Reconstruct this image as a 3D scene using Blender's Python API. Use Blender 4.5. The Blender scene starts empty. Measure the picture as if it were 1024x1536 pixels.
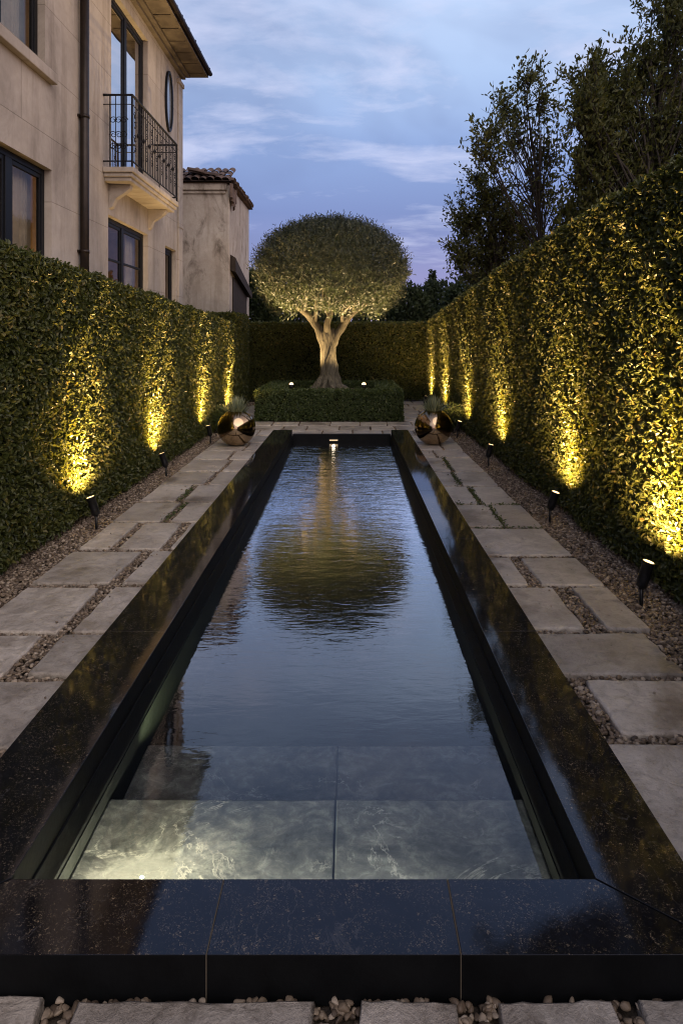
import bpy, bmesh, math, random
import numpy as np
from mathutils import Vector, Matrix
random.seed(7)
rng = np.random.default_rng(11)
scene = bpy.context.scene
COL = scene.collection
R = math.radians

# ------------------------------------------------------------------ helpers
def link(o, parent=None):
    COL.objects.link(o)
    if parent is not None:
        o.parent = parent
    return o

def tag(o, label=None, cat=None, group=None, kind=None):
    if label: o['label'] = label
    if cat: o['category'] = cat
    if group: o['group'] = group
    if kind: o['kind'] = kind
    return o

def thing(name, loc, label, cat, group=None, rz=0.0):
    o = bpy.data.objects.new(name, None)
    o.location = loc
    o.rotation_euler = (0, 0, rz)
    link(o)
    return tag(o, label, cat, group)

class MB:
    """collects shapes in a bmesh; build() links them as one mesh object"""
    def __init__(s): s.bm = bmesh.new()
    def poly(s, pts, smooth=False):
        f = s.bm.faces.new([s.bm.verts.new(p) for p in pts]); f.smooth = smooth; return f
    def box(s, x0, x1, y0, y1, z0, z1):
        v = [s.bm.verts.new(p) for p in ((x0,y0,z0),(x1,y0,z0),(x1,y1,z0),(x0,y1,z0),(x0,y0,z1),(x1,y0,z1),(x1,y1,z1),(x0,y1,z1))]
        for q in ((3,2,1,0),(4,5,6,7),(0,1,5,4),(1,2,6,5),(2,3,7,6),(3,0,4,7)):
            s.bm.faces.new([v[i] for i in q])
    def prism(s, outline, z0, z1):
        n = len(outline)
        a = [s.bm.verts.new((x, y, z0)) for x, y in outline]
        b = [s.bm.verts.new((x, y, z1)) for x, y in outline]
        s.bm.faces.new(list(reversed(a))); s.bm.faces.new(b)
        for i in range(n):
            s.bm.faces.new((a[i], a[(i+1) % n], b[(i+1) % n], b[i]))
    def tube(s, pts, radii, n=8, cap=True, smooth=True, wob=0.0):
        pts = [Vector(p) for p in pts]
        if not hasattr(radii, '__len__'): radii = [radii]*len(pts)
        rings = []; ref = None
        for i, p in enumerate(pts):
            t = (pts[min(i+1, len(pts)-1)] - pts[max(i-1, 0)])
            t = t.normalized() if t.length > 1e-9 else Vector((0, 0, 1))
            if ref is None:
                ref = t.orthogonal().normalized()
            ref = (ref - t*ref.dot(t))
            ref = ref.normalized() if ref.length > 1e-6 else t.orthogonal().normalized()
            b = t.cross(ref)
            ring = []
            for k in range(n):
                a = 2*math.pi*k/n
                rr = radii[i]*(1+wob*math.sin(3*a+i*.6)+wob*.6*math.sin(5*a-i*.4+1))
                ring.append(s.bm.verts.new(p + ref*(math.cos(a)*rr) + b*(math.sin(a)*rr)))
            rings.append(ring)
        for i in range(len(rings)-1):
            for k in range(n):
                f = s.bm.faces.new((rings[i][k], rings[i][(k+1) % n], rings[i+1][(k+1) % n], rings[i+1][k])); f.smooth = smooth
        if cap:
            s.bm.faces.new(list(reversed(rings[0]))); s.bm.faces.new(rings[-1])
    def lathe(s, prof, n=48, center=(0, 0, 0), smooth=True):
        cx, cy, cz = center; rings = []
        for r, z in prof:
            rings.append([s.bm.verts.new((cx+r*math.cos(2*math.pi*k/n), cy+r*math.sin(2*math.pi*k/n), cz+z)) for k in range(n)])
        for i in range(len(rings)-1):
            for k in range(n):
                f = s.bm.faces.new((rings[i][k], rings[i][(k+1) % n], rings[i+1][(k+1) % n], rings[i+1][k])); f.smooth = smooth
        return rings
    def build(s, name, m, parent=None, bevel=0, seg=2, recalc=True):
        if recalc: bmesh.ops.recalc_face_normals(s.bm, faces=s.bm.faces)
        me = bpy.data.meshes.new(name); s.bm.to_mesh(me); s.bm.free()
        me.materials.append(m)
        o = bpy.data.objects.new(name, me); link(o, parent)
        if bevel:
            md = o.modifiers.new('bevel', 'BEVEL'); md.width = bevel; md.segments = seg; md.limit_method = 'ANGLE'
        return o

def np_mesh(name, verts, quads, mats, parent=None, tone=None, midx=None, smooth=False, tris=None):
    me = bpy.data.meshes.new(name)
    verts = np.asarray(verts, dtype=np.float32)
    quads = np.asarray(quads, dtype=np.int32).reshape(-1, 4) if quads is not None else np.zeros((0, 4), np.int32)
    tris = np.asarray(tris, dtype=np.int32).reshape(-1, 3) if tris is not None else np.zeros((0, 3), np.int32)
    nq, nt = len(quads), len(tris)
    me.vertices.add(len(verts)); me.vertices.foreach_set('co', verts.ravel())
    me.loops.add(nq*4+nt*3)
    me.loops.foreach_set('vertex_index', np.concatenate([quads.ravel(), tris.ravel()]).astype(np.int32))
    me.polygons.add(nq+nt)
    me.polygons.foreach_set('loop_start', np.concatenate([np.arange(nq)*4, nq*4+np.arange(nt)*3]).astype(np.int32))
    for m in mats: me.materials.append(m)
    if midx is not None: me.polygons.foreach_set('material_index', np.asarray(midx, np.int32))
    me.polygons.foreach_set('use_smooth', np.full(nq+nt, smooth, dtype=bool))
    me.update(calc_edges=True)
    if tone is not None:
        at = me.attributes.new('tone', 'FLOAT', 'FACE'); at.data.foreach_set('value', np.asarray(tone, np.float32))
    o = bpy.data.objects.new(name, me)
    return link(o, parent)

def unit(a): return a/np.maximum(np.linalg.norm(a, axis=1, keepdims=True), 1e-9)

def leaf_arrays(P, N, A, L, W, fold=.25, droop=.12):
    """six-point folded leaves: P base, N face normal, A axis"""
    n = len(P)
    N = unit(N); A = unit(A - N*(A*N).sum(1, keepdims=True)); S = np.cross(N, A)
    L = np.broadcast_to(np.asarray(L, float).reshape(-1, 1), (n, 1)); W = np.broadcast_to(np.asarray(W, float).reshape(-1, 1), (n, 1))
    V = np.empty((n, 6, 3))
    V[:, 0] = P
    V[:, 1] = P + A*L*.33 + S*W*.5 + N*W*fold
    V[:, 2] = P + A*L*.72 + S*W*.40 + N*W*fold*.7
    V[:, 3] = P + A*L - N*L*droop
    V[:, 4] = P + A*L*.72 - S*W*.40 + N*W*fold*.7
    V[:, 5] = P + A*L*.33 - S*W*.5 + N*W*fold
    b = (np.arange(n)*6)[:, None]
    Q = np.concatenate([b+np.array([[0, 1, 2, 3]]), b+np.array([[0, 3, 4, 5]])], axis=1).reshape(-1, 4)
    return V.reshape(-1, 3), Q

def bump3(P, f=1.0):
    x, y, z = P[:, 0]*f, P[:, 1]*f, P[:, 2]*f
    return (np.sin(2.1*y+1.3*z+.7*x)+np.sin(3.7*z-2.9*y+1.1)+.7*np.sin(6.3*y+5.1*z+2*x)+.6*np.sin(8.9*z-7.7*y+3.1*x)+.5*np.sin(13.1*y+11*z+9*x))/3.8

# ------------------------------------------------------------------ materials
class NT:
    def __init__(s, name):
        s.m = bpy.data.materials.new(name); s.m.use_nodes = True
        s.t = s.m.node_tree; s.t.nodes.clear()
        s.out = s.t.nodes.new('ShaderNodeOutputMaterial')
    def n(s, typ, **kw):
        nd = s.t.nodes.new('ShaderNode'+typ)
        for k, v in kw.items():
            if k[0] == '_': setattr(nd, k[1:], v)
            else:
                key = k.replace('_', ' ')
                nd.inputs[key].default_value = v
        return nd
    def l(s, a, b): s.t.links.new(a, b)
    def ramp(s, fac, stops):
        r = s.n('ValToRGB'); e = r.color_ramp.elements
        while len(e) < len(stops): e.new(.5)
        for i, (p, c) in enumerate(stops):
            e[i].position = p; e[i].color = (*c, 1) if len(c) == 3 else c
        s.l(fac, r.inputs['Fac']); return r
    def noise(s, scale, detail=4, rough=.55, vec=None, dist=0):
        nd = s.n('TexNoise', Scale=scale, Detail=detail, Roughness=rough, Distortion=dist)
        if vec is not None: s.l(vec, nd.inputs['Vector'])
        return nd
    def obj(s): return s.n('TexCoord').outputs['Object']
    def geo(s): return s.n('NewGeometry').outputs['Position']
    def mapv(s, vec, scale=(1, 1, 1), rot=(0, 0, 0)):
        m = s.n('Mapping'); m.inputs['Scale'].default_value = scale; m.inputs['Rotation'].default_value = rot
        s.l(vec, m.inputs['Vector']); return m.outputs['Vector']
    def math(s, op, a, b=None):
        m = s.n('Math', _operation=op)
        for i, v in enumerate((a, b)):
            if v is None: continue
            if isinstance(v, (int, float)): m.inputs[i].default_value = v
            else: s.l(v, m.inputs[i])
        return m.outputs[0]
    def mix(s, fac, a, b, blend='MIX'):
        m = s.n('Mix', _data_type='RGBA', _blend_type=blend)
        for i, v in ((0, fac), (6, a), (7, b)):
            if isinstance(v, (int, float)): m.inputs[i].default_value = v
            elif isinstance(v, tuple): m.inputs[i].default_value = (*v, 1) if len(v) == 3 else v
            else: s.l(v, m.inputs[i])
        return m.outputs[2]
    def bump(s, h, strength=.3, dist=.01):
        b = s.n('Bump', Strength=strength, Distance=dist); s.l(h, b.inputs['Height']); return b.outputs['Normal']
    def pbr(s, col, rough=.5, metal=0, spec=.5, normal=None, **kw):
        p = s.n('BsdfPrincipled', Metallic=metal)
        p.inputs['Specular IOR Level'].default_value = spec
        for key, v in (('Base Color', col), ('Roughness', rough)):
            if isinstance(v, tuple): p.inputs[key].default_value = (*v, 1)
            elif isinstance(v, (int, float)): p.inputs[key].default_value = v
            else: s.l(v, p.inputs[key])
        if normal is not None: s.l(normal, p.inputs['Normal'])
        for k, v in kw.items(): p.inputs[k.replace('_', ' ')].default_value = v
        s.l(p.outputs[0], s.out.inputs['Surface']); return p

def m_leaf(name, stops, rough=.42, spec=.5, trans=.34, vary=.35):
    k = NT(name)
    at = k.n('Attribute', _attribute_name='tone')
    nz = k.noise(2.3, 3, .5, k.geo())
    f = k.math('ADD', at.outputs['Fac'], k.math('MULTIPLY', k.math('SUBTRACT', nz.outputs['Fac'], .5), vary))
    r = k.ramp(f, stops)
    p = k.pbr(r.outputs['Color'], rough, 0, spec)
    tr = k.n('BsdfTranslucent'); k.l(k.mix(1.0, r.outputs['Color'], (1.25, 1.2, .6), 'MULTIPLY'), tr.inputs['Color'])
    mx = k.n('MixShader'); mx.inputs[0].default_value = trans
    k.l(p.outputs[0], mx.inputs[1]); k.l(tr.outputs[0], mx.inputs[2]); k.l(mx.outputs[0], k.out.inputs['Surface'])
    return k.m

M = {}
M['hedge_leaf'] = m_leaf('hedge_leaf', [(0, (.026, .036, .011)), (.45, (.062, .074, .019)), (.8, (.112, .116, .030)), (1, (.18, .14, .042))], .44, .40)
M['box_leaf'] = m_leaf('box_leaf', [(0, (.034, .054, .018)), (.5, (.066, .092, .030)), (1, (.12, .14, .052))], .45, .4)
M['olive_leaf'] = m_leaf('olive_leaf', [(0, (.010, .017, .010)), (.5, (.030, .042, .026)), (1, (.105, .118, .085))], .42, .45)
M['tree_leaf'] = m_leaf('tree_leaf', [(0, (.034, .042, .012)), (.5, (.078, .085, .025)), (1, (.14, .13, .042))], .5, .3, .4)
M['far_leaf'] = m_leaf('far_leaf', [(0, (.016, .024, .013)), (.5, (.030, .043, .021)), (1, (.055, .068, .03))], .6, .2)
M['spiky_leaf'] = m_leaf('spiky_leaf', [(0, (.10, .13, .09)), (.5, (.24, .28, .20)), (1, (.42, .46, .35))], .5, .35)

def simple(name, col, rough=.5, metal=0, spec=.5, nscale=0, namp=.3, bumpd=0, bscale=40):
    k = NT(name); c = col; nrm = None
    if nscale:
        nz = k.noise(nscale, 6, .6, k.obj())
        lo = tuple(v*(1-namp) for v in col); hi = tuple(min(1, v*(1+namp)) for v in col)
        c = k.ramp(nz.outputs['Fac'], [(.3, lo), (.7, hi)]).outputs['Color']
    if bumpd:
        b = k.noise(bscale, 5, .6, k.obj()); nrm = k.bump(b.outputs['Fac'], .6, bumpd)
    k.pbr(c, rough, metal, spec, nrm); return k.m

M['hedge_shade_core'] = simple('hedge_shade_core', (.020, .021, .010), .9, 0, .1, 9, .5)  # dark filler inside hedges: blocks light, colour set for shade among twigs
M['black_metal'] = simple('black_metal', (.012, .012, .013), .38, .3, .5, 30, .3, .0006, 160)
M['iron'] = simple('wrought_iron', (.005, .005, .006), .6, .0, .2)
M['frame'] = simple('dark_window_frame', (.006, .0065, .008), .5, 0, .2, 6, .2)
M['copper_pipe'] = simple('dark_bronze_pipe', (.022, .015, .011), .42, .5, .5, 7, .35)
M['soil'] = simple('dark_soil', (.05, .036, .022), .95, 0, .1, 25, .5, .01, 50)
M['room'] = simple('room_plaster', (.42, .31, .19), .8, 0, .2, 2.5, .3)
M['curtain'] = simple('linen_curtain', (.55, .46, .34), .85, 0, .1, 5, .15)
M['wood_dark'] = simple('weathered_timber', (.035, .026, .02), .8, 0, .2, 12, .4, .004, 30)
M['soffit'] = simple('painted_soffit', (.13, .107, .085), .75, 0, .2, 4, .25, .003, 20)

# stone paver: per-object variation
def m_paver():
    k = NT('limestone_paver')
    pos = k.geo()
    oi = k.n('ObjectInfo')
    n1 = k.noise(2.2, 8, .65, pos, .4); n2 = k.noise(14, 6, .7, pos, .8); n3 = k.noise(70, 4, .6, pos)
    base = k.ramp(n1.outputs['Fac'], [(.28, (.27, .232, .19)), (.5, (.41, .362, .305)), (.72, (.54, .485, .415))]).outputs['Color']
    base = k.mix(.65, base, k.ramp(n2.outputs['Fac'], [(.3, (.36, .34, .31)), (.55, (1, 1, 1)), (.8, (1.18, 1.16, 1.12))]).outputs['Color'], 'MULTIPLY')
    pit = k.ramp(n3.outputs['Fac'], [(.32, (.55, .5, .45)), (.42, (1, 1, 1))]).outputs['Color']
    base = k.mix(.5, base, pit, 'MULTIPLY')
    stain = k.noise(1.1, 5, .6, k.mapv(pos, (1.3, 1, 1)))
    base = k.mix(1, base, k.ramp(stain.outputs['Fac'], [(.34, (.42, .38, .34)), (.47, (1, 1, 1))]).outputs['Color'], 'MULTIPLY')
    v = k.math('ADD', k.math('MULTIPLY', oi.outputs['Random'], .42), .80)
    hv = k.n('HueSaturation'); k.l(base, hv.inputs['Color']); k.l(v, hv.inputs['Value'])
    h = k.math('ADD', k.math('MULTIPLY', n2.outputs['Fac'], .8), k.math('ADD', k.math('MULTIPLY', n1.outputs['Fac'], 1.3), k.math('MULTIPLY', n3.outputs['Fac'], .35)))
    ro = k.ramp(n2.outputs['Fac'], [(.3, (.26,)*3), (.7, (.55,)*3)]).outputs['Color']
    k.pbr(hv.outputs[0], ro, 0, .45, k.bump(h, .8, .016)); return k.m
M['paver'] = m_paver()

def m_pebble():
    k = NT('river_pebble')
    at = k.n('Attribute', _attribute_name='tone')
    c = k.ramp(at.outputs['Fac'], [(0, (.07, .050, .034)), (.35, (.15, .108, .072)), (.7, (.25, .19, .13)), (1, (.40, .33, .25))]).outputs['Color']
    nz = k.noise(120, 3, .6, k.geo())
    c = k.mix(.5, c, k.ramp(nz.outputs['Fac'], [(.3, (.6, .6, .6)), (.6, (1, 1, 1))]).outputs['Color'], 'MULTIPLY')
    k.pbr(c, .6, 0, .4); return k.m
M['pebble'] = m_pebble()
M['ground'] = simple('earth_and_grit', (.055, .044, .034), .95, 0, .15, 30, .5, .008, 120)

def m_granite():
    k = NT('polished_black_granite')
    pos = k.geo()
    n1 = k.noise(5, 8, .7, pos, .6); n2 = k.noise(60, 6, .75, pos, .6)
    base = k.ramp(n1.outputs['Fac'], [(.3, (.0045, .0045, .0055)), (.7, (.013, .013, .016))]).outputs['Color']
    f = None
    for sc, lo, hi, g0, g1 in ((46, .08, .20, .50, .66), (120, .12, .26, .47, .62)):
        vo = k.n('TexVoronoi', Scale=sc, _feature='F1', Randomness=1); k.l(k.mix(.05, pos, n2.outputs['Color']), vo.inputs['Vector'])
        fl = k.ramp(vo.outputs['Distance'], [(lo, (1, 1, 1)), (hi, (0, 0, 0))]).outputs['Color']
        gate = k.ramp(k.noise(9 if sc < 100 else 14, 5, .75, k.mapv(pos, (1, 1, 1), (sc, 0, 0)), .5).outputs['Fac'], [(g0-.05, (0, 0, 0)), (g1, (1, 1, 1))]).outputs['Color']
        q = k.mix(1, fl, gate, 'MULTIPLY'); f = q if f is None else k.mix(1, f, q, 'LIGHTEN')
    base = k.mix(k.math('MULTIPLY', f, 1.0), base, (.40, .31, .19))
    vn = k.noise(2.6, 9, .6, k.mapv(pos, (1.6, .8, 1), (0, 0, .6)), .8)
    vein = k.ramp(vn.outputs['Fac'], [(.494, (0, 0, 0)), (.5, (1, 1, 1)), (.506, (0, 0, 0))]).outputs['Color']
    vg = k.ramp(k.noise(3.3, 3, .6, pos).outputs['Fac'], [(.5, (0, 0, 0)), (.62, (1, 1, 1))]).outputs['Color']
    base = k.mix(k.math('MULTIPLY', k.mix(1, vein, vg, 'MULTIPLY'), .35), base, (.14, .13, .12))
    ro = k.ramp(n2.outputs['Fac'], [(.3, (.02,)*3), (.55, (.05,)*3), (.75, (.16,)*3)]).outputs['Color']
    k.pbr(base, ro, 0, .55, k.bump(n1.outputs['Fac'], .05, .004)); return k.m
M['granite'] = m_granite()
M['pool_wall'] = simple('dark_honed_stone', (.004, .0045, .005), .6, 0, .12, 8, .4, .002, 40)
M['grout'] = simple('pale_grout', (.10, .082, .06), .8, 0, .2)

def m_pooltile():
    k = NT('dark_green_pool_stone'); pos = k.geo()
    n1 = k.noise(3.0, 6, .6, pos, .6); n2 = k.noise(30, 5, .6, pos)
    c = k.ramp(n1.outputs['Fac'], [(.3, (.006, .0075, .008)), (.7, (.014, .016, .015))]).outputs['Color']
    k.pbr(c, .75, 0, .08, k.bump(n2.outputs['Fac'], .2, .004)); return k.m
M['pool_tile'] = m_pooltile()

def m_step():
    k = NT('veined_slate_step'); pos = k.geo()
    n1 = k.noise(3.6, 10, .72, k.mapv(pos, (1, 1.5, 1)), .5); n2 = k.noise(26, 7, .75, pos, .4); n4 = k.noise(13, 8, .72, pos, .6)
    c = k.ramp(n1.outputs['Fac'], [(.32, (.032, .036, .038)), (.5, (.080, .085, .084)), (.70, (.165, .17, .165))]).outputs['Color']
    c = k.mix(.7, c, k.ramp(n4.outputs['Fac'], [(.34, (.40, .40, .40)), (.5, (.9, .9, .9)), (.62, (1.8, 1.8, 1.7))]).outputs['Color'], 'MULTIPLY')
    vn = k.noise(2.2, 9, .66, k.mapv(pos, (.9, 1.2, 1), (0, 0, .7)), .9)
    vein = k.ramp(vn.outputs['Fac'], [(.488, (0, 0, 0)), (.5, (1, 1, 1)), (.512, (0, 0, 0))]).outputs['Color']
    gate = k.ramp(k.noise(2.6, 5, .65, pos).outputs['Fac'], [(.50, (0, 0, 0)), (.66, (1, 1, 1))]).outputs['Color']
    c = k.mix(k.math('MULTIPLY', k.mix(1, vein, gate, 'MULTIPLY'), .9), c, (.42, .42, .38))
    c = k.mix(.4, c, k.ramp(n2.outputs['Fac'], [(.3, (.5, .5, .5)), (.65, (1.2, 1.2, 1.2))]).outputs['Color'], 'MULTIPLY')
    k.pbr(c, .5, 0, .35, k.bump(n2.outputs['Fac'], .3, .004)); return k.m
M['step'] = m_step()

def m_water():
    k = NT('pool_water'); pos = k.geo()
    def waves(sx, sy, sc, det, rgh, dist): return k.noise(sc, det, rgh, k.mapv(pos, (sx, sy, 1)), dist).outputs['Fac']
    a = waves(1.0, 2.6, 3.0, 3, .5, .6); b = waves(1.3, 3.4, 9.0, 3, .5, .5)
    sep = k.n('SeparateXYZ'); k.l(pos, sep.inputs[0])
    far = k.n('MapRange'); k.l(sep.outputs['Y'], far.inputs['Value'])
    for nm, v in (('From Min', 3.2), ('From Max', 9.5), ('To Min', .10), ('To Max', 1.0)): far.inputs[nm].default_value = v
    patch = k.ramp(k.noise(.55, 2, .5, k.mapv(pos, (1.5, .8, 1))).outputs['Fac'], [(.3, (.5,)*3), (.7, (1,)*3)]).outputs['Color']
    h = k.math('ADD', k.math('MULTIPLY', a, 1.0), k.math('MULTIPLY', b, .38))
    h = k.math('MULTIPLY', k.math('MULTIPLY', h, far.outputs[0]), patch)
    nrm = k.bump(h, 1.0, .009)
    fr = k.n('Fresnel', IOR=1.33); k.l(nrm, fr.inputs['Normal'])
    f = k.math('MINIMUM', k.math('MAXIMUM', k.math('MULTIPLY', k.math('SUBTRACT', fr.outputs[0], .026), 4.2), .02), .9)
    rf = k.n('BsdfRefraction', IOR=1.33, Roughness=0.0); rf.inputs['Color'].default_value = (.93, .965, .95, 1); k.l(nrm, rf.inputs['Normal'])
    gl = k.n('BsdfGlossy', Roughness=0.0); gl.inputs['Color'].default_value = (.97, .98, 1, 1); k.l(nrm, gl.inputs['Normal'])
    mx = k.n('MixShader'); k.l(f, mx.inputs[0]); k.l(rf.outputs[0], mx.inputs[1]); k.l(gl.outputs[0], mx.inputs[2])
    k.l(mx.outputs[0], k.out.inputs['Surface']); return k.m
M['water'] = m_water()

def m_bronze():
    k = NT('polished_bronze'); pos = k.obj()
    n = k.noise(3, 4, .5, pos)
    c = k.ramp(n.outputs['Fac'], [(.3, (.34, .25, .155)), (.7, (.44, .335, .215))]).outputs['Color']
    k.pbr(c, .12, 1.0, .5, k.bump(k.noise(2.5, 2, .5, pos).outputs['Fac'], .08, .01)); return k.m
M['bronze'] = m_bronze()

def m_bark(name, lo, hi):
    k = NT(name); v = k.mapv(k.obj(), (1, 1, .22))
    n1 = k.noise(14, 8, .7, v, 1.2); n2 = k.noise(45, 5, .7, v, .5)
    c = k.ramp(n1.outputs['Fac'], [(.3, lo), (.7, hi)]).outputs['Color']
    h = k.math('ADD', n1.outputs['Fac'], k.math('MULTIPLY', n2.outputs['Fac'], .4))
    k.pbr(c, .85, 0, .25, k.bump(h, 1.0, .05)); return k.m
M['olive_bark'] = m_bark('olive_bark', (.045, .040, .029), (.185, .165, .122))
M['dark_bark'] = m_bark('dark_bark', (.02, .016, .012), (.06, .05, .038))

def m_facade():
    k = NT('ashlar_limestone'); pos = k.geo()
    sep = k.n('SeparateXYZ'); k.l(pos, sep.inputs[0])
    cmb = k.n('CombineXYZ'); k.l(sep.outputs['Y'], cmb.inputs[0]); k.l(k.math('SUBTRACT', sep.outputs['Z'], .12), cmb.inputs[1])
    br = k.n('TexBrick', Scale=1.0, Mortar_Size=.006, Mortar_Smooth=.3, Bias=0, Brick_Width=1.75, Row_Height=.895)
    br.inputs['Color1'].default_value = (1, 1, 1, 1); br.inputs['Color2'].default_value = (.90, .90, .91, 1); br.inputs['Mortar'].default_value = (.62, .6, .58, 1)
    k.l(cmb.outputs[0], br.inputs['Vector'])
    n1 = k.noise(.9, 6, .6, k.mapv(pos, (1, 1, .6)), .3); n2 = k.noise(7, 7, .65, pos, .3)
    c = k.ramp(n1.outputs['Fac'], [(.3, (.34, .298, .25)), (.7, (.47, .418, .355))]).outputs['Color']
    c = k.mix(.55, c, k.ramp(n2.outputs['Fac'], [(.3, (.78, .77, .75)), (.7, (1.08, 1.08, 1.08))]).outputs['Color'], 'MULTIPLY')
    c = k.mix(1, c, br.outputs['Color'], 'MULTIPLY')
    st = k.noise(1.8, 5, .6, k.mapv(pos, (1, 2.2, .22)))
    c = k.mix(.6, c, k.ramp(st.outputs['Fac'], [(.34, (.66, .63, .60)), (.5, (1, 1, 1))]).outputs['Color'], 'MULTIPLY')
    bl = k.noise(.7, 7, .7, k.mapv(pos, (1, 1.4, .8), (0, 0, 0)), .8)
    c = k.mix(.8, c, k.ramp(bl.outputs['Fac'], [(.30, (.62, .60, .58)), (.46, (1, 1, 1)), (.66, (1.12, 1.11, 1.09))]).outputs['Color'], 'MULTIPLY')
    h = k.math('ADD', k.math('MULTIPLY', n2.outputs['Fac'], .3), k.math('MULTIPLY', br.outputs['Fac'], -.8))
    k.pbr(c, .82, 0, .25, k.bump(h, .5, .01)); return k.m
M['facade'] = m_facade()

def m_render_wall():
    k = NT('stained_render'); pos = k.geo()
    n1 = k.noise(1.1, 7, .65, pos, .4); n2 = k.noise(9, 6, .65, pos)
    c = k.ramp(n1.outputs['Fac'], [(.3, (.36, .31, .26)), (.7, (.50, .45, .39))]).outputs['Color']
    c = k.mix(.5, c, k.ramp(n2.outputs['Fac'], [(.3, (.75, .74, .72)), (.7, (1.05, 1.05, 1.05))]).outputs['Color'], 'MULTIPLY')
    st = k.noise(1.6, 6, .7, k.mapv(pos, (1.2, 1.2, .5)), .8)
    c = k.mix(.9, c, k.ramp(st.outputs['Fac'], [(.33, (.34, .31, .29)), (.47, (1, 1, 1))]).outputs['Color'], 'MULTIPLY')
    st2 = k.noise(4.0, 4, .6, k.mapv(pos, (1.5, 1.5, .12)))
    c = k.mix(.6, c, k.ramp(st2.outputs['Fac'], [(.35, (.66, .63, .60)), (.5, (1, 1, 1))]).outputs['Color'], 'MULTIPLY')
    k.pbr(c, .9, 0, .2, k.bump(n2.outputs['Fac'], .5, .012)); return k.m
M['render_wall'] = m_render_wall()

def m_tile():
    k = NT('old_clay_tile'); pos = k.geo()
    n1 = k.noise(3.5, 5, .7, pos); n2 = k.noise(25, 5, .6, pos)
    c = k.ramp(n1.outputs['Fac'], [(.3, (.055, .040, .034)), (.55, (.12, .085, .068)), (.75, (.20, .15, .125))]).outputs['Color']
    k.pbr(c, .85, 0, .2, k.bump(n2.outputs['Fac'], .5, .01)); return k.m
M['tile'] = m_tile()

def m_glass():
    k = NT('window_glass')
    fr = k.n('Fresnel', IOR=1.5); tr = k.n('BsdfTransparent'); tr.inputs[0].default_value = (.82, .85, .85, 1)
    gl = k.n('BsdfGlossy', Roughness=.01)
    k.l(k.bump(k.noise(.8, 1, .5, k.geo()).outputs['Fac'], .10, .05), gl.inputs['Normal'])
    mx = k.n('MixShader'); k.l(k.math('MINIMUM', k.math('MULTIPLY', fr.outputs[0], .85), 1.0), mx.inputs[0])
    k.l(tr.outputs[0], mx.inputs[1]); k.l(gl.outputs[0], mx.inputs[2]); k.l(mx.outputs[0], k.out.inputs['Surface']); return k.m
M['glass'] = m_glass()

def m_emit(name, col, st):
    k = NT(name); e = k.n('Emission', Strength=st); e.inputs[0].default_value = (*col, 1); k.l(e.outputs[0], k.out.inputs['Surface']); return k.m
WARM = (1.0, .60, .235)
M['lens'] = m_emit('lit_warm_lens', (1, .64, .27), 3.2)
M['lens_hot'] = m_emit('lit_hot_lens', (1, .66, .30), 4)
M['slot_lens'] = m_emit('lit_slot_lens', (1, .72, .42), .7)
M['pool_lens'] = m_emit('lit_pool_lens', (1, .86, .62), 3)

# ------------------------------------------------------------------ world, sun, camera
w = bpy.data.worlds.new('World'); scene.world = w; w.use_nodes = True
nt = w.node_tree; nt.nodes.clear()
class WN(NT):
    def __init__(s, tree): s.t = tree; s.out = tree.nodes.new('ShaderNodeOutputWorld')
k = WN(nt)
SUN_EL, SUN_ROT = R(-1.0), R(205)
sky = k.n('TexSky', _sky_type='NISHITA', _sun_disc=False, _sun_elevation=SUN_EL, _sun_rotation=SUN_ROT, _air_density=1.0, _dust_density=.6, _ozone_density=1.6)
tc = k.n('TexCoord'); d = tc.outputs['Generated']
sep = k.n('SeparateXYZ'); k.l(d, sep.inputs[0])
zc = k.math('MAXIMUM', sep.outputs['Z'], .03)
# cloud deck: project the direction on a flat layer
pu = k.math('DIVIDE', sep.outputs['X'], k.math('ADD', zc, .16)); pv = k.math('DIVIDE', sep.outputs['Y'], k.math('ADD', zc, .16))
cv = k.n('CombineXYZ'); k.l(pu, cv.inputs[0]); k.l(pv, cv.inputs[1])
base = k.ramp(sep.outputs['Z'], [(0, (.36, .31, .50)), (.08, (.25, .27, .52)), (.18, (.175, .245, .50)), (.27, (.24, .345, .62)), (.36, (.38, .51, .77)), (.46, (.47, .59, .83)), (.60, (.20, .30, .57)), (.80, (.13, .18, .34)), (1, (.12, .17, .32))]).outputs['Color']
skyc = k.mix(1.0, sky.outputs[0], (1.0, 1.0, 1.0), 'MULTIPLY')
base = k.mix(.92, skyc, base)
n1 = k.noise(1.15, 7, .58, k.mapv(cv.outputs[0], (1.0, 1.5, 1), (0, 0, .25)), .35)
n2 = k.noise(.62, 5, .55, k.mapv(cv.outputs[0], (1.0, 1.25, 1), (0, 0, -.2)), .5)
n3 = k.noise(4.6, 5, .6, k.mapv(cv.outputs[0], (1.0, 1.7, 1), (0, 0, .3)), .5)
dark = k.ramp(n2.outputs['Fac'], [(.46, (0, 0, 0)), (.64, (1, 1, 1))]).outputs['Color']
base = k.mix(k.math('MULTIPLY', dark, .80), base, (.15, .20, .38))
lf = k.math('ADD', n1.outputs['Fac'], k.math('MULTIPLY', k.math('SUBTRACT', n3.outputs['Fac'], .5), .30))
lite = k.ramp(lf, [(.50, (0, 0, 0)), (.66, (1, 1, 1))]).outputs['Color']
hi = k.ramp(sep.outputs['Z'], [(.05, (0, 0, 0)), (.13, (.65,)*3), (.30, (1, 1, 1)), (.5, (1, 1, 1)), (.62, (.15,)*3)]).outputs['Color']
base = k.mix(k.math('MULTIPLY', k.math('MULTIPLY', lite, hi), .66), base, (.58, .61, .80))
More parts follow.
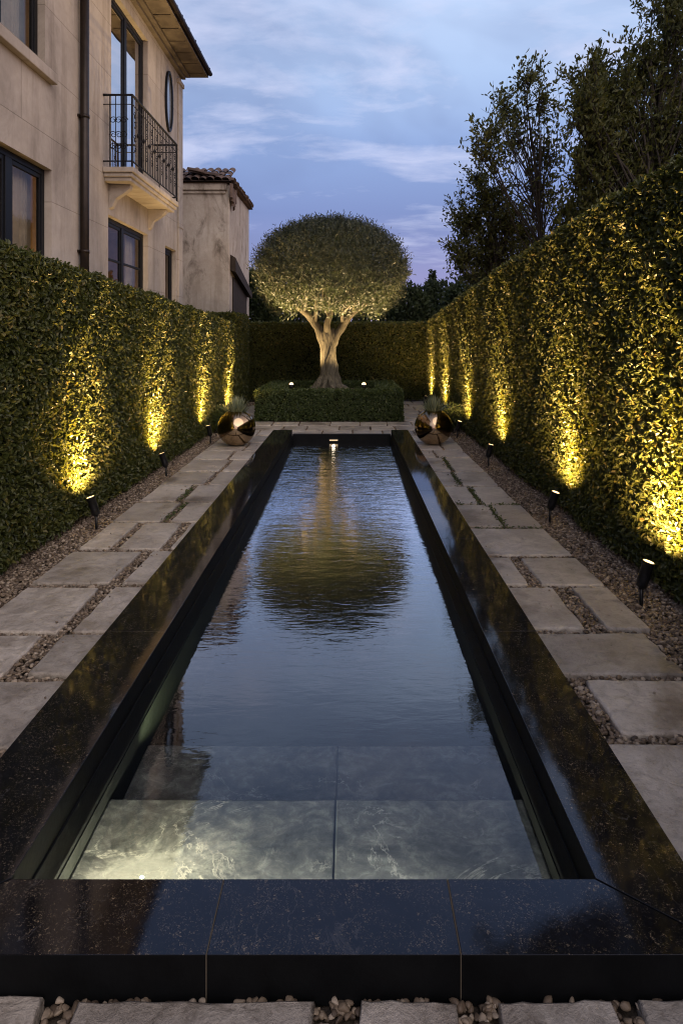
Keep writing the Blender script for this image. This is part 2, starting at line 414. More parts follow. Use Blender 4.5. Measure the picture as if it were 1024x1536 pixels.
# afterglow of the set sun, low in the sky behind and to the right of the camera
dn = k.n('VectorMath', _operation='DOT_PRODUCT'); k.l(d, dn.inputs[0]); dn.inputs[1].default_value = (.66, -.60, .45)
glow = k.ramp(dn.outputs['Value'], [(.1, (0, 0, 0)), (.7, (.80, .56, .40)), (1, (1.2, .82, .55))]).outputs['Color']
up = k.ramp(sep.outputs['Z'], [(0, (0, 0, 0)), (.02, (1, 1, 1)), (.6, (.8,)*3), (.95, (.25,)*3)]).outputs['Color']
base = k.mix(1.0, base, k.mix(1.0, glow, up, 'MULTIPLY'), 'ADD')
bg = k.n('Background', Strength=1.0); k.l(base, bg.inputs[0]); k.l(bg.outputs[0], k.out.inputs['Surface'])

sd = bpy.data.lights.new('sun', 'SUN'); sd.energy = .95; sd.angle = R(55); sd.color = (1, .92, .85)
so = link(bpy.data.objects.new('sun', sd)); so.rotation_euler = (R(50), 0, R(24))

cd = bpy.data.cameras.new('camera'); cam = link(bpy.data.objects.new('camera', cd))
cam.location = (0, 0, 1.77); cam.rotation_euler = (R(90), 0, 0)
cd.sensor_fit = 'VERTICAL'; cd.sensor_height = 36; cd.sensor_width = 24; cd.lens = 24
cd.shift_x = -12/1536; cd.shift_y = -260/1536; cd.clip_start = .05; cd.clip_end = 3000
scene.camera = cam
scene.view_settings.view_transform = 'Standard'; scene.view_settings.look = 'None'; scene.view_settings.exposure = .34; scene.view_settings.gamma = 1
cy = scene.cycles
cy.max_bounces = 10; cy.diffuse_bounces = 3; cy.glossy_bounces = 5; cy.transmission_bounces = 8; cy.transparent_max_bounces = 8
cy.sample_clamp_indirect = 3.0; cy.sample_clamp_direct = 0; cy.blur_glossy = .05
cy.use_denoising = True; cy.filter_width = 1.1

def spot(name, loc, target, watts, deg, col=WARM, blend=.7, rad=.03):
    l = bpy.data.lights.new(name, 'SPOT'); l.energy = watts; l.spot_size = R(deg); l.spot_blend = blend; l.color = col; l.shadow_soft_size = rad
    o = link(bpy.data.objects.new(name, l)); o.location = loc
    o.rotation_euler = (Vector(target)-Vector(loc)).to_track_quat('-Z', 'Y').to_euler(); return o
def point(name, loc, watts, col=WARM, rad=.05):
    l = bpy.data.lights.new(name, 'POINT'); l.energy = watts; l.color = col; l.shadow_soft_size = rad
    o = link(bpy.data.objects.new(name, l)); o.location = loc; return o

# ------------------------------------------------------------------ ground, pool
XL, XR, YN, YF = -1.047, .761, 2.11, 12.5     # inner edge of the coping
CL, CR, CN = -1.39, 1.065, 1.85               # outer edge of the coping
ZW = -.132
b = MB()
hx0, hx1, hy0, hy1 = XL-.12, XR+.12, YN-.12, YF+.12
G = 900
for x0, x1, y0, y1 in ((-G, hx0, -60, 1500), (hx1, G, -60, 1500), (hx0, hx1, -60, hy0), (hx0, hx1, hy1, 1500)):
    b.poly([(x0, y0, -.045), (x1, y0, -.045), (x1, y1, -.045), (x0, y1, -.045)])
tag(b.build('ground', M['ground']), kind='structure')

pool = thing('swimming_pool', ((XL+XR)/2, YN, 0), 'long narrow dark pool with polished black stone coping and lit steps', 'pool')
P0 = Vector(pool.location)
def pbuild(mb, name, m, parent=None, **kw):
    bmesh.ops.translate(mb.bm, verts=mb.bm.verts, vec=-P0)
    return mb.build(name, m, parent or pool, **kw)
g = .0016
yj = [2.0, 3.9, 5.7, 7.5, 9.3, 11.1, YF]
for side in (-1, 1):
    xi, xo = (XL, CL) if side < 0 else (XR, CR)
    for i in range(len(yj)-1):
        b = MB()
        if i == 0:
            ol = [(xi, YN+.004), (xi, yj[1]-g), (xo, yj[1]-g), (xo, CN+.004)]
        else:
            ol = [(xi, yj[i]+g), (xi, yj[i+1]-g), (xo, yj[i+1]-g), (xo, yj[i]+g)]
        b.prism(ol, -.04, .1); pbuild(b, 'coping_stone', M['granite'], bevel=.0016)
xs = [None, -.388, .302, None]
for i in range(3):
    a0, a1 = xs[i], xs[i+1]
    b = MB()
    ol = [((CL+.004) if a0 is None else a0+g, CN), ((CR-.004) if a1 is None else a1-g, CN), ((XR-.004) if a1 is None else a1-g, YN), ((XL+.004) if a0 is None else a0+g, YN)]
    b.prism(ol, -.04, .1); pbuild(b, 'coping_stone', M['granite'], bevel=.0016)
for o in list(pool.children):   # honed, not polished, on the sawn edges
    o.data.materials.append(M['pool_wall'])
    for p in o.data.polygons: p.material_index = 0 if p.normal.z > .5 else 1
def grout(q):
    b = MB(); b.box(*q, -.03, .0990); pbuild(b, 'grout_line', M['grout'])
for x in xs[1:3]: grout((x-g, x+g, CN+.001, YN-.001))
for y in yj[1:-1]:
    grout((CL+.001, XL-.001, y-g, y+g)); grout((XR+.001, CR-.001, y-g, y+g))
# walls, with a small ledge showing under the coping, and floor
zl, zb = -.012, -1.35
t = .008
for nm, q in (('pool_wall', (XL-.10, XL+t, YN-.10, YF+.10)), ('pool_wall', (XR-t, XR+.10, YN-.10, YF+.10)),
              ('pool_wall', (XL+t+.001, XR-t-.001, YN-.10, YN+t)), ('pool_wall', (XL+t+.001, XR-t-.001, YF-.004, YF+.10))):
    b = MB(); b.box(*q, zb, zl if q[2] < YF-1 else .02); o = pbuild(b, nm, M['pool_wall'], bevel=.003)
for nm, q in (('pool_lining', (XL+t+.001, XL+t+.006, YN+t, YF-.005)), ('pool_lining', (XR-t-.006, XR-t-.001, YN+t, YF-.005)),):
    b = MB(); b.box(*q, zb, ZW-.035); pbuild(b, nm, M['pool_tile'])
b = MB(); b.box(XL-.1, XR+.1, YN-.1, YF+.1, zb-.1, zb); pbuild(b, 'pool_floor', M['pool_tile'])
xm = -.06
for z, y0, y1 in ((-.285, YN+t+.001, 2.94), (-.50, 2.945, 3.50)):
    for x0, x1 in ((XL+t+.008, xm-.002), (xm+.002, XR-t-.008)):
        b = MB(); b.box(x0, x1, y0, y1, zb+.002, z); pbuild(b, 'pool_step', M['step'], bevel=.008, seg=2)
# pool lights, plus added underwater fill lamps
def wall_light(x, y, z, face, r=.05):
    b = MB()
    n = 20
    b.tube([(x, y, z), (x, y+face*.018, z)], [r*1.25, r*1.15], n)
    o = pbuild(b, 'pool_light', M['black_metal'])
    b = MB(); b.tube([(x, y+face*.0185, z), (x, y+face*.024, z)], [r, r*.9], n)
    bmesh.ops.translate(b.bm, verts=b.bm.verts, vec=-P0)
    b.build('lens', M['pool_lens'], o)
wall_light(-.68, YN+t, -.255, 1, .018)
b = MB(); b.box(-.38, -.20, YF-.018, YF-.0045, -.105, -.065); fl_ = pbuild(b, 'pool_light', M['black_metal'], bevel=.004)
b = MB(); b.box(-.365, -.215, YF-.0225, YF-.0185, -.098, -.076)
bmesh.ops.translate(b.bm, verts=b.bm.verts, vec=-P0); b.build('lens', M['slot_lens'], fl_)
PW = (1, .86, .56)
spot('pool_lamp_near', (-.68, YN+.075, -.235), (-.50, 3.0, -.45), 22, 165, PW, .5, .02)
b = MB(); b.box(XL+.06, XR-.06, YN+t+.0005, YN+t+.014, -.232, -.192); fl_ = pbuild(b, 'added_strip_light', M['black_metal'])  # strip fixture added out of sight under the coping to brighten the step
b = MB(); b.box(XL+.07, XR-.07, YN+t+.0145, YN+t+.020, -.225, -.199)
bmesh.ops.translate(b.bm, verts=b.bm.verts, vec=-P0); b.build('lens', M['pool_lens'], fl_)
al = bpy.data.lights.new('step_fill_lamp', 'AREA'); al.shape = 'RECTANGLE'; al.size = 1.3; al.size_y = .03; al.energy = 13; al.color = (1, .97, .88)  # added fill light giving an even wash over the near step
ao = link(bpy.data.objects.new('step_fill_lamp', al)); ao.location = (-.28, YN+.05, -.205); ao.rotation_euler = (R(82), 0, 0)
sl_ = point('hot_spot_fill', (-.75, 2.47, -.215), 17.0, PW, .004).data  # added lamp with no fixture, makes the hot spot on the step
sl_.use_nodes = True; ln = sl_.node_tree
class LN(NT):
    def __init__(s, tree): s.t = tree
q_ = LN(ln); em = [n for n in ln.nodes if n.type == 'EMISSION'][0]
tcn = q_.n('TexCoord').outputs['Normal']       # ripple pattern put into the added lamp's strength
r1 = q_.noise(4.2, 5, .62, tcn, 1.6).outputs['Fac']
rid = q_.math('SUBTRACT', 1.0, q_.math('MULTIPLY', q_.math('ABSOLUTE', q_.math('SUBTRACT', r1, .5)), 12.0))
rid = q_.math('POWER', q_.math('MAXIMUM', rid, 0.0), 2.0)
q_.l(q_.math('ADD', q_.math('MULTIPLY', rid, 1.0), .75), em.inputs['Strength'])
spot('wall_glow_fill', (-.82, 3.02, -.24), (-1.05, 4.3, -.26), 130, 50, (.95, 1, .55), .9, .01)  # lamp without a fixture, added for the glow along the left wall
spot('pool_lamp_far', (-.29, YF-.06, -.075), (-.29, 11, -.6), .15, 140, (1, .84, .6), .6, .03)
b = MB()
nx, ny = 3, 12
b.poly([(XL+.005, YN+.005, ZW), (XR-.005, YN+.005, ZW), (XR-.005, YF-.0045, ZW), (XL+.005, YF-.0045, ZW)])
tag(b.build('water', M['water']), kind='structure')

# ------------------------------------------------------------------ pavers
SLABS = []
def paver(x0, x1, y0, y1, label, group):
    SLABS.append((x0, x1, y0, y1))
    cx, cy_ = (x0+x1)/2, (y0+y1)/2
    hw, hh = (x1-x0)/2, (y1-y0)/2
    pts = []
    nseg = 9
    cor = [(-hw, -hh), (hw, -hh), (hw, hh), (-hw, hh)]
    cor = [(x+random.uniform(-.012, .012), y+random.uniform(-.012, .012)) for x, y in cor]
    for i in range(4):
        a, c = cor[i], cor[(i+1) % 4]
        L = math.hypot(c[0]-a[0], c[1]-a[1]); nx_, ny_ = (c[1]-a[1])/L, -(c[0]-a[0])/L
        for j in range(nseg):
            f = j/nseg; off = random.gauss(0, .0035)
            if j == 0: off = -.004
            pts.append((a[0]+(c[0]-a[0])*f+nx_*off, a[1]+(c[1]-a[1])*f+ny_*off))
    tz = random.uniform(-.004, .003); tx, ty = random.uniform(-.004, .004), random.uniform(-.004, .004)
    bm = bmesh.new()
    def ring(sc, z, jit):
        vs = []
        for x, y in pts:
            L = math.hypot(x, y)
            xx, yy = x-x/L*sc, y-y/L*sc
            vs.append(bm.verts.new((xx, yy, z+tz+tx*xx+ty*yy+random.uniform(-jit, jit))))
        return vs
    r0 = ring(0, -.05, 0); r1 = ring(0, -.014, .001); r2 = ring(.0045, -.004, .0012); r3 = ring(.013, 0, .0006)
    n = len(pts)
    for A, B in ((r0, r1), (r1, r2), (r2, r3)):
        for i in range(n):
            f = bm.faces.new((A[i], A[(i+1) % n], B[(i+1) % n], B[i])); f.smooth = A is not r0
    bm.faces.new(r3)
    me = bpy.data.meshes.new('stone_paver'); bm.to_mesh(me); bm.free(); me.materials.append(M['paver'])
    o = bpy.data.objects.new('stone_paver', me); o.location = (cx, cy_, 0); link(o)
    tag(o, label, 'paver', group)

ORD = ['first', 'second', 'third', 'fourth', 'fifth', 'sixth', 'seventh', 'eighth', 'ninth', 'tenth', 'eleventh', 'twelfth', 'thirteenth', 'fourteenth']
GO = 'stone pavers round the pool'
gx = .012
left_rows = [  # y0, y1, list of slab x spans
    (2.28, 2.88, [(-2.3, CL-gx)]), (2.96, 3.53, [(-2.3, CL-gx)]),
    (3.60, 4.08, [(-2.3, -1.84), (-1.71, CL-gx)]), (4.14, 4.88, [(-2.31, -1.775), (-1.675, CL-gx)]),
    (4.95, 5.69, [(-2.31, -1.74), (-1.645, CL-gx)]), (5.78, 6.56, [(-2.29, -2.03), (-1.955, -1.60), (-1.51, CL-gx)]),
    (6.62, 7.38, [(-2.3, -1.83), (-1.73, CL-gx)]), (7.45, 8.26, [(-2.29, -1.90), (-1.83, CL-gx)]),
    (8.31, 9.08, [(-2.3, -1.78), (-1.71, CL-gx)]), (9.16, 9.98, [(-2.29, -1.75), (-1.70, CL-gx)]),
    (10.05, 10.79, [(-2.3, -1.83), (-1.77, CL-gx)]), (10.85, 11.62, [(-2.3, -1.72), (-1.67, CL-gx)]), (11.68, 12.48, [(-2.3, -1.86), (-1.80, CL-gx)])]
right_rows = [
    (2.20, 2.99, [(CR+gx, 1.83)]), (3.07, 3.55, [(1.215, 1.86)]), (3.61, 4.10, [(CR+gx, 1.77)]),
    (4.17, 4.86, [(CR+gx, 1.45), (1.575, 1.84)]), (4.92, 5.53, [(CR+gx, 1.295), (1.385, 1.83)]),
    (5.61, 6.38, [(CR+gx, 1.82)]), (6.45, 7.27, [(CR+gx, 1.46), (1.49, 1.81)]), (7.33, 8.18, [(CR+gx, 1.385), (1.43, 1.81)]),
    (8.23, 9.07, [(CR+gx, 1.33), (1.365, 1.80)]), (9.14, 10.18, [(CR+gx, 1.37), (1.41, 1.81)]),
    (10.24, 10.85, [(CR+gx, 1.30), (1.34, 1.80)]), (10.91, 11.66, [(CR+gx, 1.50), (1.535, 1.81)]), (11.72, 12.48, [(CR+gx, 1.40), (1.44, 1.81)])]
def lab(side, i, j, n):
    if n == 1: where = 'spanning the whole path'
    elif n == 3 and j == 1: where = 'in the middle of three'
    else:
        inner = (j == n-1) if side == 'left' else (j == 0)
        where = 'beside the black coping' if inner else 'beside the gravel bed'
    return f'pale stone paver {where}, {ORD[i]} row up the {side} path'
for side, rows in (('left', left_rows), ('right', right_rows)):
    for i, (y0, y1, sp) in enumerate(rows):
        for j, (x0, x1) in enumerate(sp):
            paver(x0, x1, y0, y1, lab(side, i, j, len(sp)), GO)
for (x0, x1), q in zip([(-1.55, -.815), (-.735, -.095), (.018, .286), (.388, .695), (.766, 1.45)],
                 ['at the far left', 'second from the left', 'narrowest, third from the left', 'fourth from the left', 'at the far right']):
    paver(x0, x1, 1.20, 1.838, f'brown stone paver in front of the near coping, {q}', GO)
terr = [(12.56, 13.2, [-2.3, -1.72, -1.15, -.52, .06, .62, 1.22, 1.81]), (13.26, 13.88, [-2.3, -1.9, -1.32, -.84, -.2, .42, .9, 1.4, 1.83]), (13.94, 14.54, [-2.3, -1.6, -1.05, -.40, .22, .78, 1.3, 1.83])]
for i, (y0, y1, xs_) in enumerate(terr):
    for j in range(len(xs_)-1):
        paver(xs_[j]+.014, xs_[j+1]-.014, y0, y1, f'grey stone paver between pool and box planter, {ORD[i]} row, {ORD[j]} from the left', 'pavers between the pool and the box planter')
yy = 14.6
for i in range(6):
    h = [.75, .9, .7, .95, .8, .7][i]
    sp = random.uniform(1.55, 1.75)
    for (x0, x1), q in (((1.2, sp-.02), 'planter side'), ((sp+.02, 2.1), 'hedge side')):
        paver(x0, x1, yy+.03, yy+h-.03, f'warm stone paver right of the box planter, {q}, {ORD[i]} row back', 'pavers right of the box planter')
    if i < 5: paver(-2.55, -2.12, yy+.03, yy+h-.03, f'pale stone paver left of the box planter, {ORD[i]} row back', 'pavers left of the box planter')
    yy += h

# ------------------------------------------------------------------ gravel
def ico(sub):
    bm = bmesh.new(); bmesh.ops.create_icosphere(bm, subdivisions=sub, radius=1)
    v = np.array([x.co[:] for x in bm.verts]); f = np.array([[q.index for q in x.verts] for x in bm.faces]); bm.free(); return v, f
def pebbles(P, rad, sub, tone):
    bv, bf = ico(sub); n = len(P); m = len(bv)
    sc = np.stack([rng.uniform(.75, 1.5, n), rng.uniform(.7, 1.1, n), rng.uniform(.5, .85, n)], 1)*rad[:, None]
    dirs = unit(rng.normal(size=(n*6, 3))).reshape(n, 6, 3)
    B = np.repeat(bv[None], n, 0)
    for q in range(6):
        dd = (B*dirs[:, q][:, None]).sum(2); cut = rng.uniform(.38, .72, n)[:, None]
        over = np.maximum(dd-cut, 0)[..., None]; B = B-dirs[:, q][:, None]*over*.9
    B = B*sc[:, None]
    a = rng.uniform(0, 6.28, n); tl = rng.normal(0, .35, n)
    ca, sa, ct, st = np.cos(a)[:, None], np.sin(a)[:, None], np.cos(tl)[:, None], np.sin(tl)[:, None]
    y1 = B[..., 1]*ct-B[..., 2]*st; z1 = B[..., 1]*st+B[..., 2]*ct
    V = np.stack([B[..., 0]*ca-y1*sa, B[..., 0]*sa+y1*ca, z1], 2)+P[:, None]
    F = (bf[None]+(np.arange(n)*m)[:, None, None]).reshape(-1, 3)
    return V.reshape(-1, 3), F, np.repeat(tone, len(bf))
def scatter(x0, x1, y0, y1, dens, r0, r1, sub):
    n = int((x1-x0)*(y1-y0)*dens)
    x = rng.uniform(x0, x1, n); y = rng.uniform(y0, y1, n); ok = np.ones(n, bool)
    for a, b_, c, d_ in SLABS:
        if b_ < x0 or a > x1 or d_ < y0 or c > y1: continue
        ok &= ~((x > a+.004) & (x < b_-.004) & (y > c+.004) & (y < d_-.004))
    ok &= ~((x > CL-.004) & (x < CR+.004) & (y > CN-.004) & (y < YF+.02))
    x, y = x[ok], y[ok]; n = len(x)
    rad = rng.uniform(r0, r1, n); z = -.040+rad*.45+rng.uniform(0, .016, n)
    return pebbles(np.stack([x, y, z], 1), rad, sub, rng.uniform(0, 1, n)**1.2)
parts = [scatter(-2.9, CL, 2.2, 7.0, 4200, .008, .017, 2), scatter(CR, 2.5, 2.2, 7.0, 4200, .008, .017, 2), scatter(-1.6, 1.5, 1.2, 1.86, 4200, .009, .017, 2),
         scatter(-2.9, CL, 7.0, 12.5, 3000, .010, .018, 1), scatter(CR, 2.5, 7.0, 12.5, 3000, .010, .018, 1), scatter(-2.9, 2.5, 12.5, 19.3, 1100, .012, .02, 1)]
def strays(n, spans):   # stones kicked up onto the slabs
    P, rad = [], rng.uniform(.005, .011, n)
    for q in range(n):
        x0, x1, y0, y1 = spans[rng.integers(len(spans))]
        e = rng.random(); x = x0+rng.exponential(.05) if e < .5 else x1-rng.exponential(.05)
        P.append((min(max(x, x0), x1), rng.uniform(y0, y1), rad[q]*.5))
    return pebbles(np.array(P), rad, 2, rng.uniform(0, 1, n))
parts.append(strays(110, [q for q in SLABS if 2.2 < q[2] < 11]))
vs, fs, ts, off = [], [], [], 0
for v, f, t_ in parts: vs.append(v); fs.append(f+off); ts.append(t_); off += len(v)
tag(np_mesh('gravel', np.concatenate(vs), None, [M['pebble']], None, np.concatenate(ts), smooth=True, tris=np.concatenate(fs)), kind='stuff')

# ------------------------------------------------------------------ creeping plants in the right path's joints
wp = []
for x0, y0, x1, y1, n in ((1.36, 9.2, 1.40, 10.2, 160), (1.40, 7.35, 1.43, 8.15, 170), (1.47, 6.45, 1.48, 7.25, 160), (1.32, 8.25, 1.36, 9.05, 130), (1.06, 7.30, 1.8, 7.30, 90), (1.06, 6.41, 1.8, 6.41, 70), (-1.80, 6.65, -1.76, 7.36, 90), (-1.87, 7.5, -1.86, 8.2, 90)):
    t_ = rng.random(n); wp.append(np.stack([x0+(x1-x0)*t_+rng.normal(0, .018, n), y0+(y1-y0)*t_+rng.normal(0, .018, n), np.full(n, -.015)+rng.uniform(0, .02, n)], 1))
wp = np.concatenate(wp); n = len(wp)
V, Q = leaf_arrays(wp, rng.normal(size=(n, 3))*.5+np.array([0, 0, 1]), rng.normal(size=(n, 3))+np.array([0, 0, .4]), rng.uniform(.02, .04, n), rng.uniform(.010, .018, n))
tag(np_mesh('ground_cover', V, Q, [M['box_leaf']], None, np.repeat(rng.beta(2, 2, n), 2)), kind='stuff')

# ------------------------------------------------------------------ hedges
def hedge(name, label, cat, patches, core, leaf, mat, dens, bumpamp=.05, origin=(0, 0, 0), aspect=.55):
    """patches: (origin, u, v, normal, trim(P)->mask); leaves spread through a shell, over an added dark core that blocks light, toned as inner shade"""
    Vs, Qs, Ts, Ms, off = [], [], [], [], 0
    for o, u, v, nrm, keep in patches:
        o, u, v, nrm = map(lambda q: np.array(q, float), (o, u, v, nrm))
        area = np.linalg.norm(u)*np.linalg.norm(v)
        n = int(area*1.0*dens)
        P = o+rng.random((n, 1))*u+rng.random((n, 1))*v
        dist = P[:, 1]
        if keep is not None: P = P[keep(P)]
        n = len(P); dist = P[:, 1]
        LS = np.clip(.75+.035*dist, .85, 1.25)*leaf
        keepd = rng.random(n) < np.clip((leaf/LS)**1.6*1.25, 0, 1)
        P, LS = P[keepd], LS[keepd]; n = len(P)
        d_ = -np.abs(rng.normal(0, .045, n))+.02+np.where(rng.random(n) < .012, rng.uniform(.01, .045, n), 0)
        P = P+nrm*(bumpamp*.7*bump3(P, 1.0)+.35*bumpamp*bump3(P, 3.1)+d_)[:, None]
        rnd = rng.normal(size=(n, 3))
        N = nrm*.75+rnd*.62+np.array([0, 0, .25])
        A = rng.normal(size=(n, 3))+np.array([0, 0, .25])+nrm*.5
        V, Q = leaf_arrays(P, N, A, LS*rng.uniform(.7, 1.3, n), LS*aspect*rng.uniform(.8, 1.2, n))
        tone = np.clip(rng.beta(2, 2.6, n)+(d_ > .0)*.06, 0, 1)
        Vs.append(V); Qs.append(Q+off); off += len(V); Ts.append(np.repeat(tone, 2)); Ms.append(np.zeros(2*n, int))
    cv, cq = core
    Vs.append(np.array(cv, float)); Qs.append(np.array(cq)+off); Ts.append(np.full(len(cq), .2)); Ms.append(np.ones(len(cq), int))
    V = np.concatenate(Vs)-np.array(origin)
    o = np_mesh(name, V, np.concatenate(Qs), [mat, M['hedge_shade_core']], None, np.concatenate(Ts), np.concatenate(Ms))
    o.location = origin
    return tag(o, label, cat)

def strip_core(xa, xb, ys, hs, inset=.10):
    x0, x1 = min(xa, xb)+inset, max(xa, xb)-inset
    V, Q = [], []
    for i, (y, h) in enumerate(zip(ys, hs)):
        yy_ = y+(inset if i == 0 else -inset if i == len(ys)-1 else 0)
        V += [(x0, yy_, .03), (x1, yy_, .03), (x1, yy_, h-inset), (x0, yy_, h-inset)]
    for i in range(len(ys)-1):
        a, c = 4*i, 4*(i+1)
        Q += [(a+k_, a+(k_+1) % 4, c+(k_+1) % 4, c+k_) for k_ in range(4)]
    e = 4*(len(ys)-1); Q += [(0, 1, 2, 3), (e, e+1, e+2, e+3)]
    return V, Q

def long_hedge(name, label, xf, xb, ys, hs, dens, leaf):
    ys, hs = np.array(ys, float), np.array(hs, float)
    sgn = 1 if xb < xf else -1                        # the way the face looks
    hmax = hs.max()
    def below(P): return P[:, 2] < np.interp(P[:, 1], ys, hs)
    pt = []
    for y0, y1, dm in ((ys[0], 2.5, .3), (2.5, 9.0, 1.0), (9.0, ys[-1], .8)):
        pt.append(((xf, y0, .04), (0, y1-y0, 0), (0, 0, hmax-.04), (sgn, 0, 0), below if dm > .5 else (lambda P: below(P) & (rng.random(len(P)) < .35))))
    for i in range(len(ys)-1):
        pt.append(((xf, ys[i], hs[i]), (0, ys[i+1]-ys[i], hs[i+1]-hs[i]), (xb-xf, 0, 0), (0, 0, 1), None))
    for y, n_ in ((ys[0], -1), (ys[-1], 1)):
        pt.append(((xf, y, .04), (xb-xf, 0, 0), (0, 0, np.interp(y, ys, hs)-.04), (0, n_, 0), None))
    return hedge(name, label, 'hedge', pt, strip_core(xf, xb, ys, hs), leaf, M['hedge_leaf'], dens, origin=((xf+xb)/2, ys[0], 0))

long_hedge('clipped_hedge', 'tall clipped evergreen hedge along the right gravel bed, lit by five spotlights', 2.20, 3.05,
           [-5.0, 2.0, 4.5, 6.2, 9.3, 13.5, 17.4, 19.35], [3.05, 3.03, 2.97, 2.93, 2.82, 2.58, 2.35, 2.20], 6200, .050)
long_hedge('clipped_hedge', 'clipped evergreen hedge in front of the stone house, lit by spotlights', -2.60, -3.40,
           [-5.0, 2.0, 5.0, 9.0, 12.0, 15.05], [2.6, 2.56, 2.47, 2.33, 2.22, 2.11], 6200, .049)
def block(name, label, x0, x1, y0, y1, z0, z1, dens, leaf, mat, cat='hedge', top=True, sides='LRFB', bumpamp=.035):
    pt = []
    if 'F' in sides: pt.append(((x0, y0, z0), (x1-x0, 0, 0), (0, 0, z1-z0), (0, -1, 0), None))
    if 'B' in sides: pt.append(((x0, y1, z0), (x1-x0, 0, 0), (0, 0, z1-z0), (0, 1, 0), None))
    if 'L' in sides: pt.append(((x0, y0, z0), (0, y1-y0, 0), (0, 0, z1-z0), (-1, 0, 0), None))
    if 'R' in sides: pt.append(((x1, y0, z0), (0, y1-y0, 0), (0, 0, z1-z0), (1, 0, 0), None))
    pt.append(((x0, y0, z1), (x1-x0, 0, 0), (0, y1-y0, 0), (0, 0, 1), None))
    return hedge(name, label, cat, pt, strip_core(x0, x1, [y0, y1], [z1, z1], .09), leaf, mat, dens, bumpamp, ((x0+x1)/2, (y0+y1)/2, 0))
block('clipped_hedge', 'unlit square ended hedge block at the foot of the rendered outbuilding', -4.1, -2.82, 16.6, 18.9, .03, 2.38, 2300, .055, M['hedge_leaf'])
block('clipped_hedge', 'dark clipped hedge closing the garden behind the round olive tree', -2.9, 2.75, 19.42, 20.3, .03, 2.2, 2100, .055, M['hedge_leaf'], sides='LRF')

# low box hedge round the olive bed (a square ring)
bx0, bx1, by0, by1, bz, bt = -2.0, 1.12, 14.6, 17.8, .64, .48
pt = []
for (o, u, n_) in (((bx0, by0, .02), (bx1-bx0, 0, 0), (0, -1, 0)), ((bx0, by1, .02), (bx1-bx0, 0, 0), (0, 1, 0)), ((bx0, by0, .02), (0, by1-by0, 0), (-1, 0, 0)), ((bx1, by0, .02), (0, by1-by0, 0), (1, 0, 0)),
                   ((bx0+bt, by1-bt, .45), (bx1-bx0-2*bt, 0, 0), (0, -1, 0)), ((bx0+bt, by0+bt, .45), (0, by1-by0-2*bt, 0), (1, 0, 0)), ((bx1-bt, by0+bt, .45), (0, by1-by0-2*bt, 0), (-1, 0, 0))):
    pt.append((o, u, (0, 0, bz-o[2]), n_, None))
ring_keep = lambda P: ~((P[:, 0] > bx0+bt) & (P[:, 0] < bx1-bt) & (P[:, 1] > by0+bt) & (P[:, 1] < by1-bt))
pt.append(((bx0, by0, bz), (bx1-bx0, 0, 0), (0, by1-by0, 0), (0, 0, 1), ring_keep))
cvv, cqq = [], []
i_ = .07
for x0, x1, y0, y1 in ((bx0+i_, bx1-i_, by0+i_, by0+bt-i_), (bx0+i_, bx1-i_, by1-bt+i_, by1-i_), (bx0+i_, bx0+bt-i_, by0+bt-i_, by1-bt+i_), (bx1-bt+i_, bx1-i_, by0+bt-i_, by1-bt+i_)):
    a = len(cvv); cvv += [(x0, y0, .02), (x1, y0, .02), (x1, y1, .02), (x0, y1, .02), (x0, y0, bz-i_), (x1, y0, bz-i_), (x1, y1, bz-i_), (x0, y1, bz-i_)]
    cqq += [tuple(a+q for q in f) for f in ((4, 5, 6, 7), (0, 1, 5, 4), (1, 2, 6, 5), (2, 3, 7, 6), (3, 0, 4, 7))]
hedge('box_hedge', 'low square box hedge framing the bed of the olive tree', 'box hedge', pt, (cvv, cqq), .045, M['box_leaf'], 3600, .018, ((bx0+bx1)/2, (by0+by1)/2, 0))
# soil bed, slightly mounded
bm = MB(); nn = 16
grid = [[bm.bm.verts.new((bx0+bt-.1+(bx1-bx0-2*bt+.2)*i/nn, by0+bt-.1+(by1-by0-2*bt+.2)*j/nn,
        .50+.10*math.sin(math.pi*i/nn)*math.sin(math.pi*j/nn)+random.uniform(-.012, .012))) for j in range(nn+1)] for i in range(nn+1)]
for i in range(nn):
    for j in range(nn):
        bm.bm.faces.new((grid[i][j], grid[i+1][j], grid[i+1][j+1], grid[i][j+1])).smooth = True
tag(bm.build('soil', M['soil']), kind='structure')

# ------------------------------------------------------------------ trees
def grow(mb, p, d_, length, r, level, maxlev, tips, spread=.6, nchild=(2, 3), up=.15, segs=5, nside=7, wob=.12, taper=.55):
    pts, rad = [Vector(p)], [r]; dv = Vector(d_).normalized()
    for i in range(segs):
        dv = (dv+Vector((random.gauss(0, wob), random.gauss(0, wob), random.gauss(0, wob)+up*.2))).normalized()
        pts.append(pts[-1]+dv*(length/segs)); rad.append(r*(1-(1-taper)*(i+1)/segs))
    mb.tube(pts, rad, max(3, nside-level), cap=False)
    if level >= 1:
        for q in pts[1:]: tips.append((q, dv.copy(), level))
    if level >= maxlev:
        return
    for c in range(random.randint(*nchild)):
        k_ = random.randint(max(1, segs//2), segs) if c else segs
        ax = dv.orthogonal().normalized(); ax = Matrix.Rotation(random.uniform(0, 6.28), 3, dv) @ ax
        nd = (dv+ax*random.uniform(.5, 1.0)*spread*1.4+Vector((0, 0, up))).normalized()
        grow(mb, pts[k_], nd, length*random.uniform(.6, .8), rad[k_]*.72, level+1, maxlev, tips, spread, nchild, up, max(3, segs-1), nside, wob, taper)

